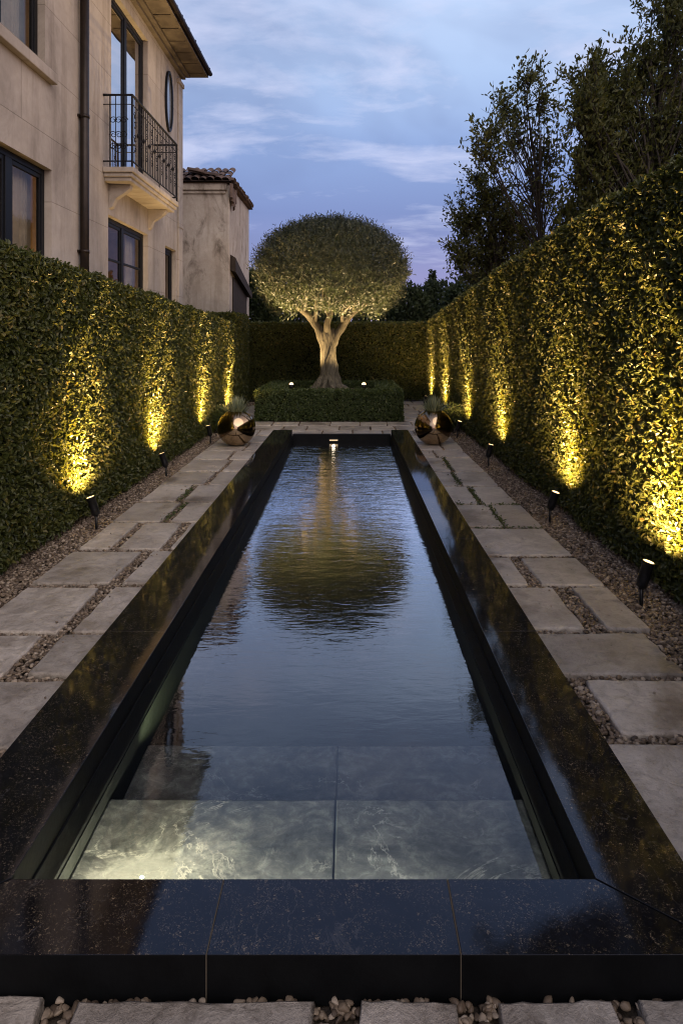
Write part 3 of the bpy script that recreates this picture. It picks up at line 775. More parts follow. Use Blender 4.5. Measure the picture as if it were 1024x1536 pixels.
# olive tree
TX, TY = -.50, 16.2
ol = thing('olive_tree', (TX, TY, .55), 'round clipped olive tree in the box hedge bed, lit from below', 'tree')
O0 = np.array((TX, TY, .55))
mb = MB()
def trunk_pt(z):  # slight lean
    return Vector((TX+.03*math.sin(z*1.7), TY, z))
zz_ = np.linspace(.40, 2.0, 30)
mb.tube([trunk_pt(z) for z in zz_], list(np.interp(zz_, [.40, .52, .60, .72, .90, 1.15, 1.4, 1.65, 1.85, 2.0], [.46, .36, .275, .225, .19, .165, .155, .16, .165, .12])), 40, wob=.07)
for a in range(9):   # root flare
    th = a*.698+.2; rr = random.uniform(.5, .75)
    mb.tube([(TX+.12*math.cos(th), TY+.12*math.sin(th), .95), (TX+.24*math.cos(th), TY+.24*math.sin(th), .68), (TX+rr*.6*math.cos(th), TY+rr*.6*math.sin(th), .57), (TX+rr*math.cos(th), TY+rr*math.sin(th), .50)], [.07, .09, .075, .03], 8, wob=.1)
for a in range(7):   # twisted ribs
    th = a*.9
    mb.tube([(TX+(.17-.045*min(1, z*1.6))*math.cos(th+z*.9), TY+(.17-.045*min(1, z*1.6))*math.sin(th+z*.9), .75+z) for z in (0, .25, .5, .75, 1.0, 1.2)], [.06, .055, .05, .05, .05, .03], 7, wob=.15)
def limb(pts, r0, r1, n=12):
    # smooth the path
    P = [Vector(p) for p in pts]; out = []
    for i in range(len(P)-1):
        a, b2, c, e = P[max(i-1, 0)], P[i], P[i+1], P[min(i+2, len(P)-1)]
        for s in range(5):
            t_ = s/5; out.append(.5*((2*b2)+(-a+c)*t_+(2*a-5*b2+4*c-e)*t_*t_+(-a+3*b2-3*c+e)*t_**3))
    out.append(P[-1]); m_ = len(out)
    mb.tube(out, [r0+(r1-r0)*(i/(m_-1)) for i in range(m_)], n, wob=.06)
    return out
L1 = limb([(TX-.04, TY, 1.55), (TX-.22, TY-.02, 1.95), (TX-.50, TY-.05, 2.35), (TX-.85, TY-.05, 2.62), (TX-1.15, TY, 2.95)], .118, .042)
L2 = limb([(TX+.05, TY, 1.55), (TX+.25, TY+.02, 1.95), (TX+.52, TY, 2.32), (TX+.88, TY+.05, 2.60), (TX+1.2, TY, 2.95)], .112, .042)
L3 = limb([(TX+.02, TY-.05, 1.75), (TX-.03, TY-.12, 2.1), (TX+.06, TY-.15, 2.45), (TX-.04, TY-.1, 2.9), (TX, TY, 3.4)], .085, .035)
tips = []
for base_, dr, r_ in ((L1[7], (.35, -.4, 1), .06), (L2[7], (-.35, -.5, 1), .055), (L1[11], (-.1, -.7, .8), .05), (L2[11], (.15, -.8, .8), .05), (L1[9], (-.2, .5, 1), .06), (L1[12], (.25, -.3, 1), .055), (L1[15], (-.8, -.5, .6), .05), (L2[9], (-.1, .5, 1), .06), (L2[12], (-.1, -.4, 1), .055), (L2[15], (.8, .5, .6), .05),
                     (L3[9], (.5, -.3, 1), .05), (L3[8], (-.45, .2, 1), .05), (L3[14], (.3, .5, 1), .04), (L1[-1], (-.5, 0, 1), .045), (L2[-1], (.5, 0, 1), .045), (L3[12], (0, .2, 1), .04)):
    grow(mb, base_, dr, .62, r_, 0, 2, tips, .55, (2, 3), .1, 4, 8, .14)
from mathutils import noise as mnoise
mb.bm.normal_update()
for v in mb.bm.verts:
    a_ = max(0, min(1, (2.6-v.co.z)/1.2))
    nz = mnoise.noise(Vector((v.co.x*9+v.co.z*1.5, v.co.y*9, v.co.z*1.6)))*.6+mnoise.noise(Vector((v.co.x*22, v.co.y*22, v.co.z*4)))*.4
    v.co += v.normal*(.095*a_+.016)*nz
bmesh.ops.translate(mb.bm, verts=mb.bm.verts, vec=-Vector(O0))
to = mb.build('trunk', M['olive_bark'], ol)
# crown: twigs with narrow leaves, dense in an outer shell
CX, CZ, RX, HU, HD = -.44, 3.34, 1.80, 1.14, 1.06
nT = 16500
d_ = unit(rng.normal(size=(nT, 3)))
rho = np.where(rng.random(nT) < .66, rng.uniform(.86, 1.0, nT), rng.uniform(.35, .9, nT))
def dome(dv):
    hz = np.where(dv[:, 2] > 0, HU, HD); e = 2.2
    rr = (np.hypot(dv[:, 0], dv[:, 1])/RX)**e+(np.abs(dv[:, 2])/hz)**e
    return rr**(-1/e)
sf = dome(d_)
P = d_*(sf*rho)[:, None]
P *= (1+.04*bump3(P*1.6+5)+.03*bump3(P*4+2))[:, None]
r_h = np.hypot(P[:, 0], P[:, 1])
keep = ~((P[:, 2] < -.15) & (r_h < 1.05) & (P[:, 2] < -.30-.30*(r_h/1.05)+.25*rng.random(nT)-.22*np.sin(P[:, 0]*5+1)))
P, d_, rho = P[keep], d_[keep], rho[keep]; nT = len(P)
low = P[:, 2] < -.2
P[low, 2] *= (1.06+.16*np.sin(P[low, 0]*4.3+1)*np.sin(P[low, 1]*3.7)+.10*rng.normal(size=low.sum()))
P += np.array([CX, TY, CZ])
TD = unit(d_*.8+np.array([0, 0, .75])+rng.normal(size=(nT, 3))*.45)
per = 8
base_ = np.repeat(P, per, 0); TDr = np.repeat(TD, per, 0)
s_ = np.tile(np.linspace(-.08, .12, per), nT)[:, None]*np.repeat(rng.uniform(.7, 1.9, nT), per)[:, None]
LP = base_+TDr*s_
ld = unit(TDr*.7+rng.normal(size=LP.shape)*.6)
V, Q = leaf_arrays(LP, np.repeat(d_, per, 0)*.6+rng.normal(size=LP.shape)*.6, ld, rng.uniform(.055, .10, len(LP)), rng.uniform(.015, .024, len(LP)), .1, .05)
tone = np.clip(rng.beta(2, 2.4, len(LP)), 0, 1)
np_mesh('crown', V-O0, Q, [M['olive_leaf']], ol, np.repeat(tone, 2))

def leafy_tree(name, label, base, h, crown_pts, nleaf, leaf, trunk_r, mat, lean=(0, 0), seedv=1, dens_fall=.5, slant=(0, 0, 0), group=None, fmin=.25, asp=.42):
    """trunk with branches reaching clumps; crown_pts: (x,y,z,rx,ry,rz,weight) blobs of leaf clumps, jittered and gapped"""
    random.seed(seedv); r_ = np.random.default_rng(seedv)
    t_ = thing(name, base, label, 'tree', group); B = Vector(base)
    mb = MB()
    tp = [B+Vector((lean[0]*f+.06*math.sin(f*7+seedv), lean[1]*f, h*f)) for f in np.linspace(-.02, .97, 10)]
    mb.tube(tp, [trunk_r*(1-.9*f) for f in np.linspace(0, 1, 10)], 9, wob=.05)
    twP, twD, twW = [], [], []
    for (x, y, z, rx, ry, rz, wgt) in crown_pts:
        nb = max(3, int(9*wgt))
        for q in range(nb):
            dv = unit(r_.normal(size=(1, 3)))[0]; e = np.array([x, y, z])+dv*np.array([rx, ry, rz])*r_.uniform(.5, 1.0)
            f = min(.95, max(fmin, (e[2]-B.z)/h*r_.uniform(.55, .8)))
            s0 = Vector((B.x+lean[0]*f, B.y+lean[1]*f, B.z+h*f)); s1 = Vector(e)
            mid = (s0+s1)/2+Vector(r_.normal(0, .12, 3))-Vector((0, 0, .1))
            rr = trunk_r*.32*(1-f*.6)
            mb.tube([s0, s0*.5+mid*.5, mid, mid*.45+s1*.55, s1], [rr, rr*.75, rr*.55, rr*.35, rr*.12], 5, cap=False)
            for q2 in range(7):  # twigs along the branch
                a = mid.lerp(s1, random.uniform(.3, 1)); dd = (s1-mid).normalized()+Vector(r_.normal(0, .6, 3))+Vector(slant)
                L_ = random.uniform(.25, .6)
                en = a+dd.normalized()*L_
                mb.tube([a, a.lerp(en, .5)+Vector(r_.normal(0, .03, 3)), en], [rr*.16+.003, rr*.1+.002, .002], 3, cap=False)
                twP.append(np.array(a)); twD.append(np.array(en-a)); twW.append(.7)
        for q in range(int(16*wgt*dens_fall)+3):  # twigs through the clump
            dv = unit(r_.normal(size=(1, 3)))[0]; c_ = np.array([x, y, z])+dv*np.array([rx, ry, rz])*r_.uniform(.15, 1.0)
            dd = unit((dv*.6+np.array([0, 0, .35])+np.array(slant)+r_.normal(0, .35, 3))[None])[0]
            L_ = r_.uniform(.35, .75)
            cc = Vector((x, y, z)); q0 = Vector(c_-dd*L_*.5)
            mb.tube([cc, cc.lerp(q0, .5)+Vector(r_.normal(0, .06, 3))-Vector((0, 0, .06)), q0], [.013, .010, .006], 3, cap=False)
            mb.tube([Vector(c_-dd*L_*.5), Vector(c_+r_.normal(0, .03, 3)), Vector(c_+dd*L_*.5)], [.007, .005, .002], 3, cap=False)
            twP.append(c_-dd*L_*.5); twD.append(dd*L_); twW.append(1.0)
    bmesh.ops.translate(mb.bm, verts=mb.bm.verts, vec=-B)
    mb.build('trunk', M['dark_bark'], t_, recalc=False)
    twP, twD = np.array(twP), np.array(twD)
    pw = np.array(twW); i_ = r_.choice(len(twP), nleaf, p=pw/pw.sum())
    P = twP[i_]+twD[i_]*r_.uniform(.05, 1.12, (nleaf, 1))+r_.normal(0, .045, (nleaf, 3))
    A = unit(twD[i_])*.8+r_.normal(size=(nleaf, 3))*.55+np.array(slant)*1.2-np.array([0, 0, .1])
    N = r_.normal(size=(nleaf, 3))
    V, Q = leaf_arrays(P, N, A, leaf*r_.uniform(.65, 1.3, nleaf), leaf*asp*r_.uniform(.75, 1.2, nleaf), .15, .15)
    np_mesh('crown', V-np.array(base), Q, [mat], t_, np.repeat(np.clip(r_.beta(2, 2.5, nleaf), 0, 1), 2))
    return t_
def px(x, y, Y): return ((x-524)*Y/1024, Y, 1.77-(y-508)*Y/1024)
def blobs(Y, lst):
    out = []
    for x, y, rx, ry, wgt in lst:
        X, _, Z = px(x, y, Y); s = Y/1024
        out.append((X, Y+random.uniform(-.5, .5), Z, rx*s, rx*s*.9, ry*s, wgt))
    return out
GT = 'trees standing behind the right hedge'
Y = 16.0
leafy_tree('slender_tree', 'slender open crowned tree with bare leaning stem behind the right hedge', (px(838, 430, Y)[0], Y, 0), 8.1,
           blobs(Y, [(788, 118, 26, 26, .8), (755, 160, 34, 26, 1.0), (812, 150, 22, 28, .7), (732, 205, 36, 26, 1.1), (785, 205, 36, 24, .7), (722, 240, 24, 18, .6), (825, 235, 26, 40, .9), (800, 275, 36, 30, .6), (838, 320, 25, 45, 1.0)]),
           3500, .12, .10, M['tree_leaf'], (px(783, 75, Y)[0]-px(838, 430, Y)[0], 0), 3, slant=(.15, 0, .35), group=GT, dens_fall=1.0)
Y = 17.5
leafy_tree('bushy_tree', 'low bushy round tree behind the right hedge, beneath the slender tree', (px(760, 430, Y)[0], Y, 0), 5.6,
           blobs(Y, [(735, 290, 30, 26, 1.2), (700, 330, 28, 34, 1.3), (755, 335, 38, 38, 1.6), (695, 385, 26, 30, 1.3), (740, 385, 38, 34, 1.6), (790, 350, 38, 44, 1.5), (790, 410, 40, 40, 1.4), (720, 262, 10, 12, .3)]),
           13000, .10, .11, M['tree_leaf'], (-.3, 0), 5, slant=(0, 0, .15), group=GT, dens_fall=2.2)
Y = 14.0
leafy_tree('broad_tree', 'tall broad dense tree rising behind the right hedge out of the frame', (px(960, 400, Y)[0], Y, 0), 9.0,
           blobs(Y, [(890, 110, 36, 42, 1.3), (865, 180, 28, 46, 1.2), (930, 150, 44, 50, 1.5), (880, 255, 40, 52, 2.2), (950, 230, 56, 56, 2.4), (1010, 200, 56, 60, 2.0), (975, 90, 44, 40, 1.0), (1010, 50, 40, 34, .8), (1060, 110, 60, 60, 1.1), (930, 320, 60, 50, 2.2), (1020, 300, 60, 50, 2.0), (1080, 240, 60, 70, 1.5), (875, 330, 36, 44, 1.8), (1010, 5, 50, 40, .8)]),
           30000, .125, .19, M['tree_leaf'], (.5, 0), 8, slant=(.35, 0, .55), group=GT, asp=.36, dens_fall=2.0)

leafy_tree('overhanging_tree', 'tall tree right of the broad tree, its boughs reaching over the garden above the photo', (7.8, 14.2, 0), 12.0,
           [(3.0, 14, 11.2, .9, .8, .6, .7), (4.1, 14.2, 11.6, .9, .8, .8, .9), (2.3, 14.4, 12.6, .7, .7, .5, .5), (5.2, 14, 11.4, 1.0, .9, .9, 1.2), (6.4, 14.2, 11.6, 1.1, 1, 1.1, 1.4), (3.6, 14, 13.2, .9, .9, .6, .6), (5.0, 14.3, 13.4, 1.2, 1, 1, 1.2), (7.6, 14.2, 12.6, 1.4, 1.2, 1.4, 1.6)],
           9000, .13, .2, M['tree_leaf'], (0, 0), 12, slant=(-.15, 0, .3), group=GT, fmin=.78)

def far_tree(Y, x, ytop, wpx, label, conifer=False, seedv=1, n=5200):
    r_ = np.random.default_rng(seedv); s = Y/1024
    X = (x-524)*s; H = 1.77-(ytop-508)*s; Rr = wpx*s/2
    t_ = thing('conifer_tree' if conifer else 'background_tree', (X, Y, 0), label, 'tree', 'dark trees beyond the back hedge')
    mb = MB(); mb.tube([(0, 0, -.05), (.05, 0, H*.4), (0, 0, H*.9)], [.14, .10, .03], 7)
    for q in range(10):
        a = q*2.4; z = H*(.35+.055*q)
        mb.tube([(0, 0, z), (math.cos(a)*Rr*.4, math.sin(a)*Rr*.4, z+.2), (math.cos(a)*Rr*.75, math.sin(a)*Rr*.75, z+.35)], [.05, .03, .01], 4, cap=False)
    mb.build('trunk', M['dark_bark'], t_)
    if conifer:
        f = r_.random(n)**.6; z = H*(1.0-f*.85); lay = .75+.25*np.sin(f*48)
        rr = Rr*f*lay*np.sqrt(r_.random(n)); a = r_.uniform(0, 6.28, n)
        P = np.stack([rr*np.cos(a), rr*np.sin(a), z-.25*rr], 1); A = np.stack([np.cos(a), np.sin(a), np.full(n, -.15)], 1)+r_.normal(0, .3, (n, 3)); L_, W_ = .22, .08
    else:
        dv = unit(r_.normal(size=(n, 3))); rho = np.where(r_.random(n) < .7, r_.uniform(.8, 1, n), r_.uniform(.3, .9, n))
        lump = 1+.16*bump3(dv*2.2+seedv)+.08*bump3(dv*5+seedv)
        P = dv*(rho*lump)[:, None]*np.array([Rr, Rr, H*.46])+np.array([0, 0, H*.54]); A = dv+r_.normal(0, .6, (n, 3))+np.array([0, 0, .4]); L_, W_ = .20, .10
    V, Q = leaf_arrays(P, r_.normal(size=(n, 3)), A, L_*r_.uniform(.7, 1.3, n), W_*r_.uniform(.7, 1.3, n))
    np_mesh('crown', V, Q, [M['far_leaf']], t_, np.repeat(r_.beta(2, 2, n), 2))
far_tree(26, 382, 405, 70, 'dark bushy tree between the outbuilding and the olive crown', seedv=2)
far_tree(30, 450, 430, 120, 'dark spreading tree hidden behind the left half of the olive crown', seedv=3)
far_tree(31, 545, 432, 120, 'dark spreading tree hidden behind the right half of the olive crown', seedv=4)
far_tree(29, 612, 428, 80, 'dark rounded tree just right of the olive crown', seedv=5)
far_tree(32, 655, 424, 84, 'dark rounded tree in front of the small conifer', seedv=6)
far_tree(30, 700, 418, 86, 'dark rounded tree beside the right hedge, below the bushy tree', seedv=7)
far_tree(27, 738, 405, 80, 'dark rounded tree mostly behind the right hedge', seedv=8)
far_tree(38, 648, 402, 34, 'small pointed conifer above the dark trees right of the olive', True, 9)

# ------------------------------------------------------------------ house
FX = -4.2
house = thing('stone_house', (FX, 10, 0), 'two storey cream stone house with iron balcony and dark framed windows', 'house')
H0 = Vector(house.location)
def hb(mb, name, m, parent=None, **kw):
    bmesh.ops.translate(mb.bm, verts=mb.bm.verts, vec=-H0); return mb.build(name, m, parent or house, **kw)
HY0, HY1, HZ = 1.5, 17.07, 8.38
OPEN = {'A': (7.1, 9.64, .9, 4.15), 'B': (11.9, 14.24, .35, 3.94), 'C': (15.58, 16.55, .35, 3.9), 'U': (7.3, 9.43, 5.5, 7.95), 'D': (12.05, 14.24, 4.72, 7.98)}
b = MB()
ysb = sorted({HY0, HY1, *[q for o in OPEN.values() for q in o[:2]]}); zsb = sorted({-.05, HZ, *[q for o in OPEN.values() for q in o[2:]]})
for i in range(len(ysb)-1):
    for j in range(len(zsb)-1):
        yc, zc_ = (ysb[i]+ysb[i+1])/2, (zsb[j]+zsb[j+1])/2
        if any(o[0] < yc < o[1] and o[2] < zc_ < o[3] for o in OPEN.values()): continue
        b.poly([(FX, ysb[i], zsb[j]), (FX, ysb[i+1], zsb[j]), (FX, ysb[i+1], zsb[j+1]), (FX, ysb[i], zsb[j+1])])
RV = .22
for o in OPEN.values():
    y0, y1, z0, z1 = o; x1 = FX-RV
    for q in ([(FX, y0, z0), (x1, y0, z0), (x1, y0, z1), (FX, y0, z1)], [(FX, y1, z0), (FX, y1, z1), (x1, y1, z1), (x1, y1, z0)],
              [(FX, y0, z1), (x1, y0, z1), (x1, y1, z1), (FX, y1, z1)], [(FX, y0, z0), (FX, y1, z0), (x1, y1, z0), (x1, y0, z0)]): b.poly(q)
b.poly([(FX, HY1, -.05), (-11, HY1, -.05), (-11, HY1, HZ), (FX, HY1, HZ)])
b.poly([(FX, HY0, -.05), (-11, HY0, -.05), (-11, HY0, HZ), (FX, HY0, HZ)])
b.poly([(-11, HY0, -.05), (-11, HY1, -.05), (-11, HY1, HZ), (-11, HY0, HZ)])
hb(b, 'wall', M['facade'], recalc=False)
# corner pilaster with capital
b = MB(); b.box(FX+.002, FX+.035, 16.68, 17.09, 0, 8.02); b.box(FX+.002, FX+.07, 16.64, 17.12, 8.02, 8.12); b.box(FX+.002, FX+.05, 16.66, 17.1, 4.5, 4.6)
hb(b, 'pilaster', M['facade'], bevel=.006)
# windows: frame, panes, curtain, room behind
def window(key, mulls, rails, curtains, lamp, lampcol=(1, .60, .26), fw=.085):
    y0, y1, z0, z1 = OPEN[key]; xf = FX-.10
    b = MB()
    b.box(xf-.07, xf, y0+.002, y0+fw, z0+.002, z1-.002); b.box(xf-.07, xf, y1-fw, y1-.002, z0+.002, z1-.002)
    b.box(xf-.07, xf, y0+fw+.001, y1-fw-.001, z1-fw, z1-.002); b.box(xf-.07, xf, y0+fw+.001, y1-fw-.001, z0+.002, z0+fw)
    for m_, w_ in mulls: b.box(xf-.068, xf+.004, m_-w_/2, m_+w_/2, z0+fw+.001, z1-fw-.001)
    for r_ in rails: b.box(xf-.05, xf-.012, y0+fw+.001, y1-fw-.001, r_-.02, r_+.02)
    edges = [y0+fw]+[q for m_, w_ in mulls for q in (m_-w_/2, m_+w_/2)]+[y1-fw]
    for a, c in zip(edges[0::2], edges[1::2]):   # inner sash
        b.box(xf-.055, xf-.014, a+.001, a+.05, z0+fw+.001, z1-fw-.001); b.box(xf-.055, xf-.014, c-.05, c-.001, z0+fw+.001, z1-fw-.001)
        b.box(xf-.055, xf-.014, a+.051, c-.051, z1-fw-.06, z1-fw-.001)
    fr = hb(b, 'window', M['frame'], bevel=.004)
    b = MB(); b.poly([(xf-.035, y0+fw*.5, z0+fw*.5), (xf-.035, y1-fw*.5, z0+fw*.5), (xf-.035, y1-fw*.5, z1-fw*.5), (xf-.035, y0+fw*.5, z1-fw*.5)])
    hb(b, 'pane', M['glass'], fr)
    # room
    b = MB(); x0, x1 = FX-RV-1.6, FX-RV
    ya, yb_, za, zb_ = y0-.35, y1+.5, z0-.02, z1+.12
    for q in ([(x0, ya, za), (x0, yb_, za), (x0, yb_, zb_), (x0, ya, zb_)], [(x0, ya, za), (x1, ya, za), (x1, ya, zb_), (x0, ya, zb_)], [(x0, yb_, za), (x0, yb_, zb_), (x1, yb_, zb_), (x1, yb_, za)],
              [(x0, ya, zb_), (x1, ya, zb_), (x1, yb_, zb_), (x0, yb_, zb_)], [(x0, ya, za), (x0, yb_, za), (x1, yb_, za), (x1, ya, za)]): b.poly(q)
    # a plain wall panel frame and a shelf inside
    b.box(x0+.002, x0+.04, yb_-1.1, yb_-.35, za+.9, za+.95); b.box(x0+.002, x0+.3, yb_-1.0, yb_-.4, za+1.7, za+1.74)
    hb(b, 'room', M['room'], fr, recalc=False)
    for ca, cb in curtains:
        b = MB(); n_ = 40; vv = []
        for i in range(n_+1):
            y = ca+(cb-ca)*i/n_; x = FX-RV-.10+.035*math.sin(i*1.15)+.012*math.sin(i*2.7)
            vv.append((b.bm.verts.new((x, y, z0+.02)), b.bm.verts.new((x, y, z1+.05))))
        for i in range(n_): b.bm.faces.new((vv[i][0], vv[i+1][0], vv[i+1][1], vv[i][1])).smooth = True
        hb(b, 'curtain', M['curtain'], fr, recalc=False)
    if lamp: point('room_lamp', (FX-RV-.8, (y0+y1)/2+.5, z0+(z1-z0)*.35), lamp, lampcol, .12)
    return fr
window('A', [(8.62, .17)], [], [(7.2, 7.7), (9.05, 9.6)], 30)
window('B', [(12.95, .13)], [3.2], [(11.95, 12.3), (13.75, 14.2)], 12)
window('C', [], [2.2], [(16.1, 16.5)], 6)
window('U', [(8.35, .13)], [], [(8.75, 9.4)], 4)
window('D', [(13.12, .13)], [], [(12.1, 12.45), (13.6, 14.2)], 7)
b = MB(); b.box(FX+.002, FX+.10, 7.1, 9.62, 5.34, 5.5); hb(b, 'window_sill', M['facade'], bevel=.012)
# oval window on the upper wall
b = MB(); n_ = 40
oc = (15.83, 7.27); ow, oh = .30, .70
prof = [(math.cos(2*math.pi*i/n_), math.sin(2*math.pi*i/n_)) for i in range(n_)]
def ovr(sx, x): return [b.bm.verts.new((x, oc[0]+(ow*sx[0])*c, oc[1]+(oh*sx[1])*(abs(s)**.9)*(1 if s > 0 else -1))) for c, s in prof]
ra, rb_, rc, rd = ovr((1.0, 1.0), FX+.002), ovr((1.0, 1.0), FX+.05), ovr((.80, .90), FX+.05), ovr((.78, .89), FX+.006)
for A_, B_ in ((ra, rb_), (rb_, rc), (rc, rd)):
    for i in range(n_): b.bm.faces.new((A_[i], A_[(i+1) % n_], B_[(i+1) % n_], B_[i]))
ofr = hb(b, 'oval_window', M['frame'])
b = MB(); b.poly([(FX+.012, oc[0]+ow*.79*c, oc[1]+oh*.895*(abs(s)**.9)*(1 if s > 0 else -1)) for c, s in prof])
kk = NT('dark_oval_glass'); kk.pbr((.16, .18, .21), .05, 0, .9); hb(b, 'pane', kk.m, ofr)
# downpipe
b = MB(); b.tube([(FX+.085, 10.62, 0), (FX+.085, 10.62, 8.45)], .066, 18)
for z in (1.2, 3.1, 5.2, 7.3): b.tube([(FX+.085, 10.62, z), (FX+.085, 10.62, z+.05)], .075, 18); b.box(FX+.002, FX+.03, 10.54, 10.70, z+.005, z+.045)
hb(b, 'downpipe', M['copper_pipe'])
# balcony slab with moulding and corbels
BY0, BY1, BX = 11.62, 14.70, -3.67
b = MB()
b.box(FX+.002, BX, BY0, BY1, 4.61, 4.70); b.box(FX+.002, BX-.035, BY0+.035, BY1-.035, 4.54, 4.609); b.box(FX+.002, BX-.075, BY0+.075, BY1-.075, 4.47, 4.539)
bal = hb(b, 'balcony', M['facade'], bevel=.012)
for yc in (12.0, 14.3):
    b = MB()
    pr = [(FX+.002, 4.468), (BX-.15, 4.468), (BX-.16, 4.40), (BX-.24, 4.33), (FX+.12, 4.22), (FX+.06, 4.08), (FX+.002, 4.04)]
    a = [b.bm.verts.new((x, yc-.07, z)) for x, z in pr]; c = [b.bm.verts.new((x, yc+.07, z)) for x, z in pr]
    b.bm.faces.new(a); b.bm.faces.new(list(reversed(c)))
    for i in range(len(pr)): b.bm.faces.new((a[i], a[(i+1) % len(pr)], c[(i+1) % len(pr)], c[i]))
    hb(b, 'corbel', M['facade'], bal, bevel=.006)
b = MB(); zt, zbm = 5.93, 4.80; xr = BX-.035; ya, yb_ = BY0+.03, BY1-.03
def bar(p, q, w_=.010): b.tube([p, q], w_, 6, smooth=False)
for z, w_ in ((zt, .022), (zbm, .014), (zt-.16, .009)):
    b.tube([(FX+.004, ya, z), (xr, ya, z), (xr, yb_, z), (FX+.004, yb_, z)], w_, 6, smooth=False)
for p in ((xr, ya), (xr, yb_)): bar((p[0], p[1], 4.70), (p[0], p[1], zt), .020)
bar((FX+.12, ya, 4.70), (FX+.12, ya, zt), .012); bar((FX+.12, yb_, 4.70), (FX+.12, yb_, zt), .012)
def scroll(cx, cyy, cz, r_, sg, along):
    pts = []
    for i in range(19):
        th = i/18*math.pi*2.6; rr = r_*(1-.75*i/18)
        u_ = sg*rr*math.cos(th); v_ = rr*math.sin(th)
        pts.append((cx, cyy+u_, cz+v_) if along else (cx+u_, cyy, cz+v_))
    b.tube(pts, .007, 5)
ny_ = 27
for i in range(1, ny_):
    y = ya+(yb_-ya)*i/ny_; bar((xr, y, zbm), (xr, y, zt), .0085)
    if i % 3 == 1:
        yc = y+(yb_-ya)/ny_/2
        for cz, s_ in ((5.05, 1), (5.22, -1), (5.45, 1), (5.62, -1)): scroll(xr, yc, cz, .075, s_, True)
    if i % 3 == 0: b.tube([(xr, y, 5.28), (xr, y, 5.33), (xr, y, 5.38)], [.010, .026, .010], 8)
for i in range(1, 4):
    x = FX+.12+(xr-FX-.12)*i/4; bar((x, ya, zbm), (x, ya, zt), .008)
    for cz, s_ in ((5.05, 1), (5.25, -1), (5.5, 1)): scroll(x-.04, ya, cz, .065, s_, False)
hb(b, 'railing', M['iron'], bal)
# eaves
b = MB()
b.box(FX-.02, FX+.62, HY0, 17.32, 8.385, 8.43)
b.box(FX+.002, FX+.10, HY0, 17.12, 8.26, 8.384); b.box(FX+.101, FX+.20, HY0, 17.16, 8.32, 8.384)
for i in range(22): yq = 4.0+i*.62; b.box(FX+.202, FX+.56, yq, yq+.012, 8.366, 8.3845)
hb(b, 'eaves', M['soffit'], bevel=.006)
def tile_roof(mb, o, along, upd, nal, nup, wid, rows, rad):
    """barrel tiles: o eave corner, along unit vec, upd unit slope vec"""
    o, al, ud = Vector(o), Vector(along), Vector(upd); nv = al.cross(ud).normalized()
    if nv.z < 0: nv = -nv
    for r_ in range(rows):
        for i in range(nal):
            c0 = o+al*(wid*(i+.5))+ud*(nup*r_)+nv*(.012*math.sin(i*2.3+r_))+al*random.uniform(-.008, .008)
            st = c0-ud*random.uniform(.02, .06); en = c0+ud*(nup*1.12)+nv*(-.02)
            rg = []
            for p, rr in ((st, rad*1.08), (en, rad*.9)):
                rg.append([mb.bm.verts.new(p+al*(rr*math.cos(a))+nv*(rr*math.sin(a)*.85+.012)) for a in np.linspace(0, math.pi, 8)])
            for q in range(7):
                mb.bm.faces.new((rg[0][q], rg[0][q+1], rg[1][q+1], rg[1][q])).smooth = True
b = MB()
sl = Vector((-math.cos(R(24)), 0, math.sin(R(24))))
tile_roof(b, (FX+.60, HY0, 8.52), (0, 1, 0), sl, 78, .40, .203, 5, .095)
p0, p1 = Vector((FX+.63, HY0, 8.48)), Vector((FX+.63, 17.36, 8.48))
b.poly([p0, p1, p1+sl*7.2, p0+sl*7.2])
hb(b, 'roof', M['tile'], recalc=False)
b = MB(); rg = []
for y in (HY0, 17.36):
    rg.append([b.bm.verts.new((FX+.665+.062*math.cos(a), y, 8.50+.062*math.sin(a))) for a in np.linspace(math.pi, 2*math.pi, 9)] + [b.bm.verts.new((FX+.665+.052*math.cos(a), y, 8.50+.052*math.sin(a))) for a in np.linspace(2*math.pi, math.pi, 9)])
for q in range(18): b.bm.faces.new((rg[0][q], rg[0][(q+1) % 18], rg[1][(q+1) % 18], rg[1][q]))
b.bm.faces.new(rg[1]); b.bm.faces.new(rg[0])
b.box(FX+.60, FX+.622, HY0, 17.34, 8.40, 8.515)
hb(b, 'gutter', M['copper_pipe'])

# outbuilding beyond
ob = thing('rendered_outbuilding', (-3.38, 19.2, 0), 'weathered grey rendered outbuilding with broken clay tiles beside the stone house', 'building')
H0 = Vector(ob.location); house_, house = house, ob
b = MB(); b.box(-8.5, -3.38, 19.2, 23.0, -.05, 6.12); hb(b, 'wall', M['render_wall'], bevel=.03)
b = MB(); b.box(-8.5, -3.43, 19.08, 19.198, 5.93, 6.12); b.box(-8.5, -3.47, 19.14, 19.199, 5.84, 5.928); hb(b, 'cornice', M['render_wall'], bevel=.02)
b = MB()
pit = R(26)
s1 = Vector((0, math.cos(pit), math.sin(pit)))
tile_roof(b, (-8.6, 19.02, 6.18), (1, 0, 0), s1, 25, .42, .21, 3, .105)
s2 = Vector((-math.cos(R(14)), 0, math.sin(R(14))))
tile_roof(b, (-3.28, 19.1, 6.2), (0, 1, 0), s2, 19, .42, .21, 3, .105)
b.poly([(-8.6, 19.0, 6.13), (-3.26, 19.0, 6.13), (-3.26, 23.1, 6.13), (-8.6, 23.1, 6.13)])
b.poly([(-8.6, 19.0, 6.16), (-3.26, 19.0, 6.16), (-4.4, 20.2, 6.66), (-8.6, 20.2, 6.70)]); b.poly([(-3.26, 19.0, 6.16), (-3.26, 23.1, 6.16), (-4.4, 22, 6.62), (-4.4, 20.2, 6.66)])
b.poly([(-8.6, 20.2, 6.70), (-4.4, 20.2, 6.66), (-4.4, 22, 6.62), (-8.6, 22, 6.66)])
hb(b, 'roof', M['tile'], recalc=False)
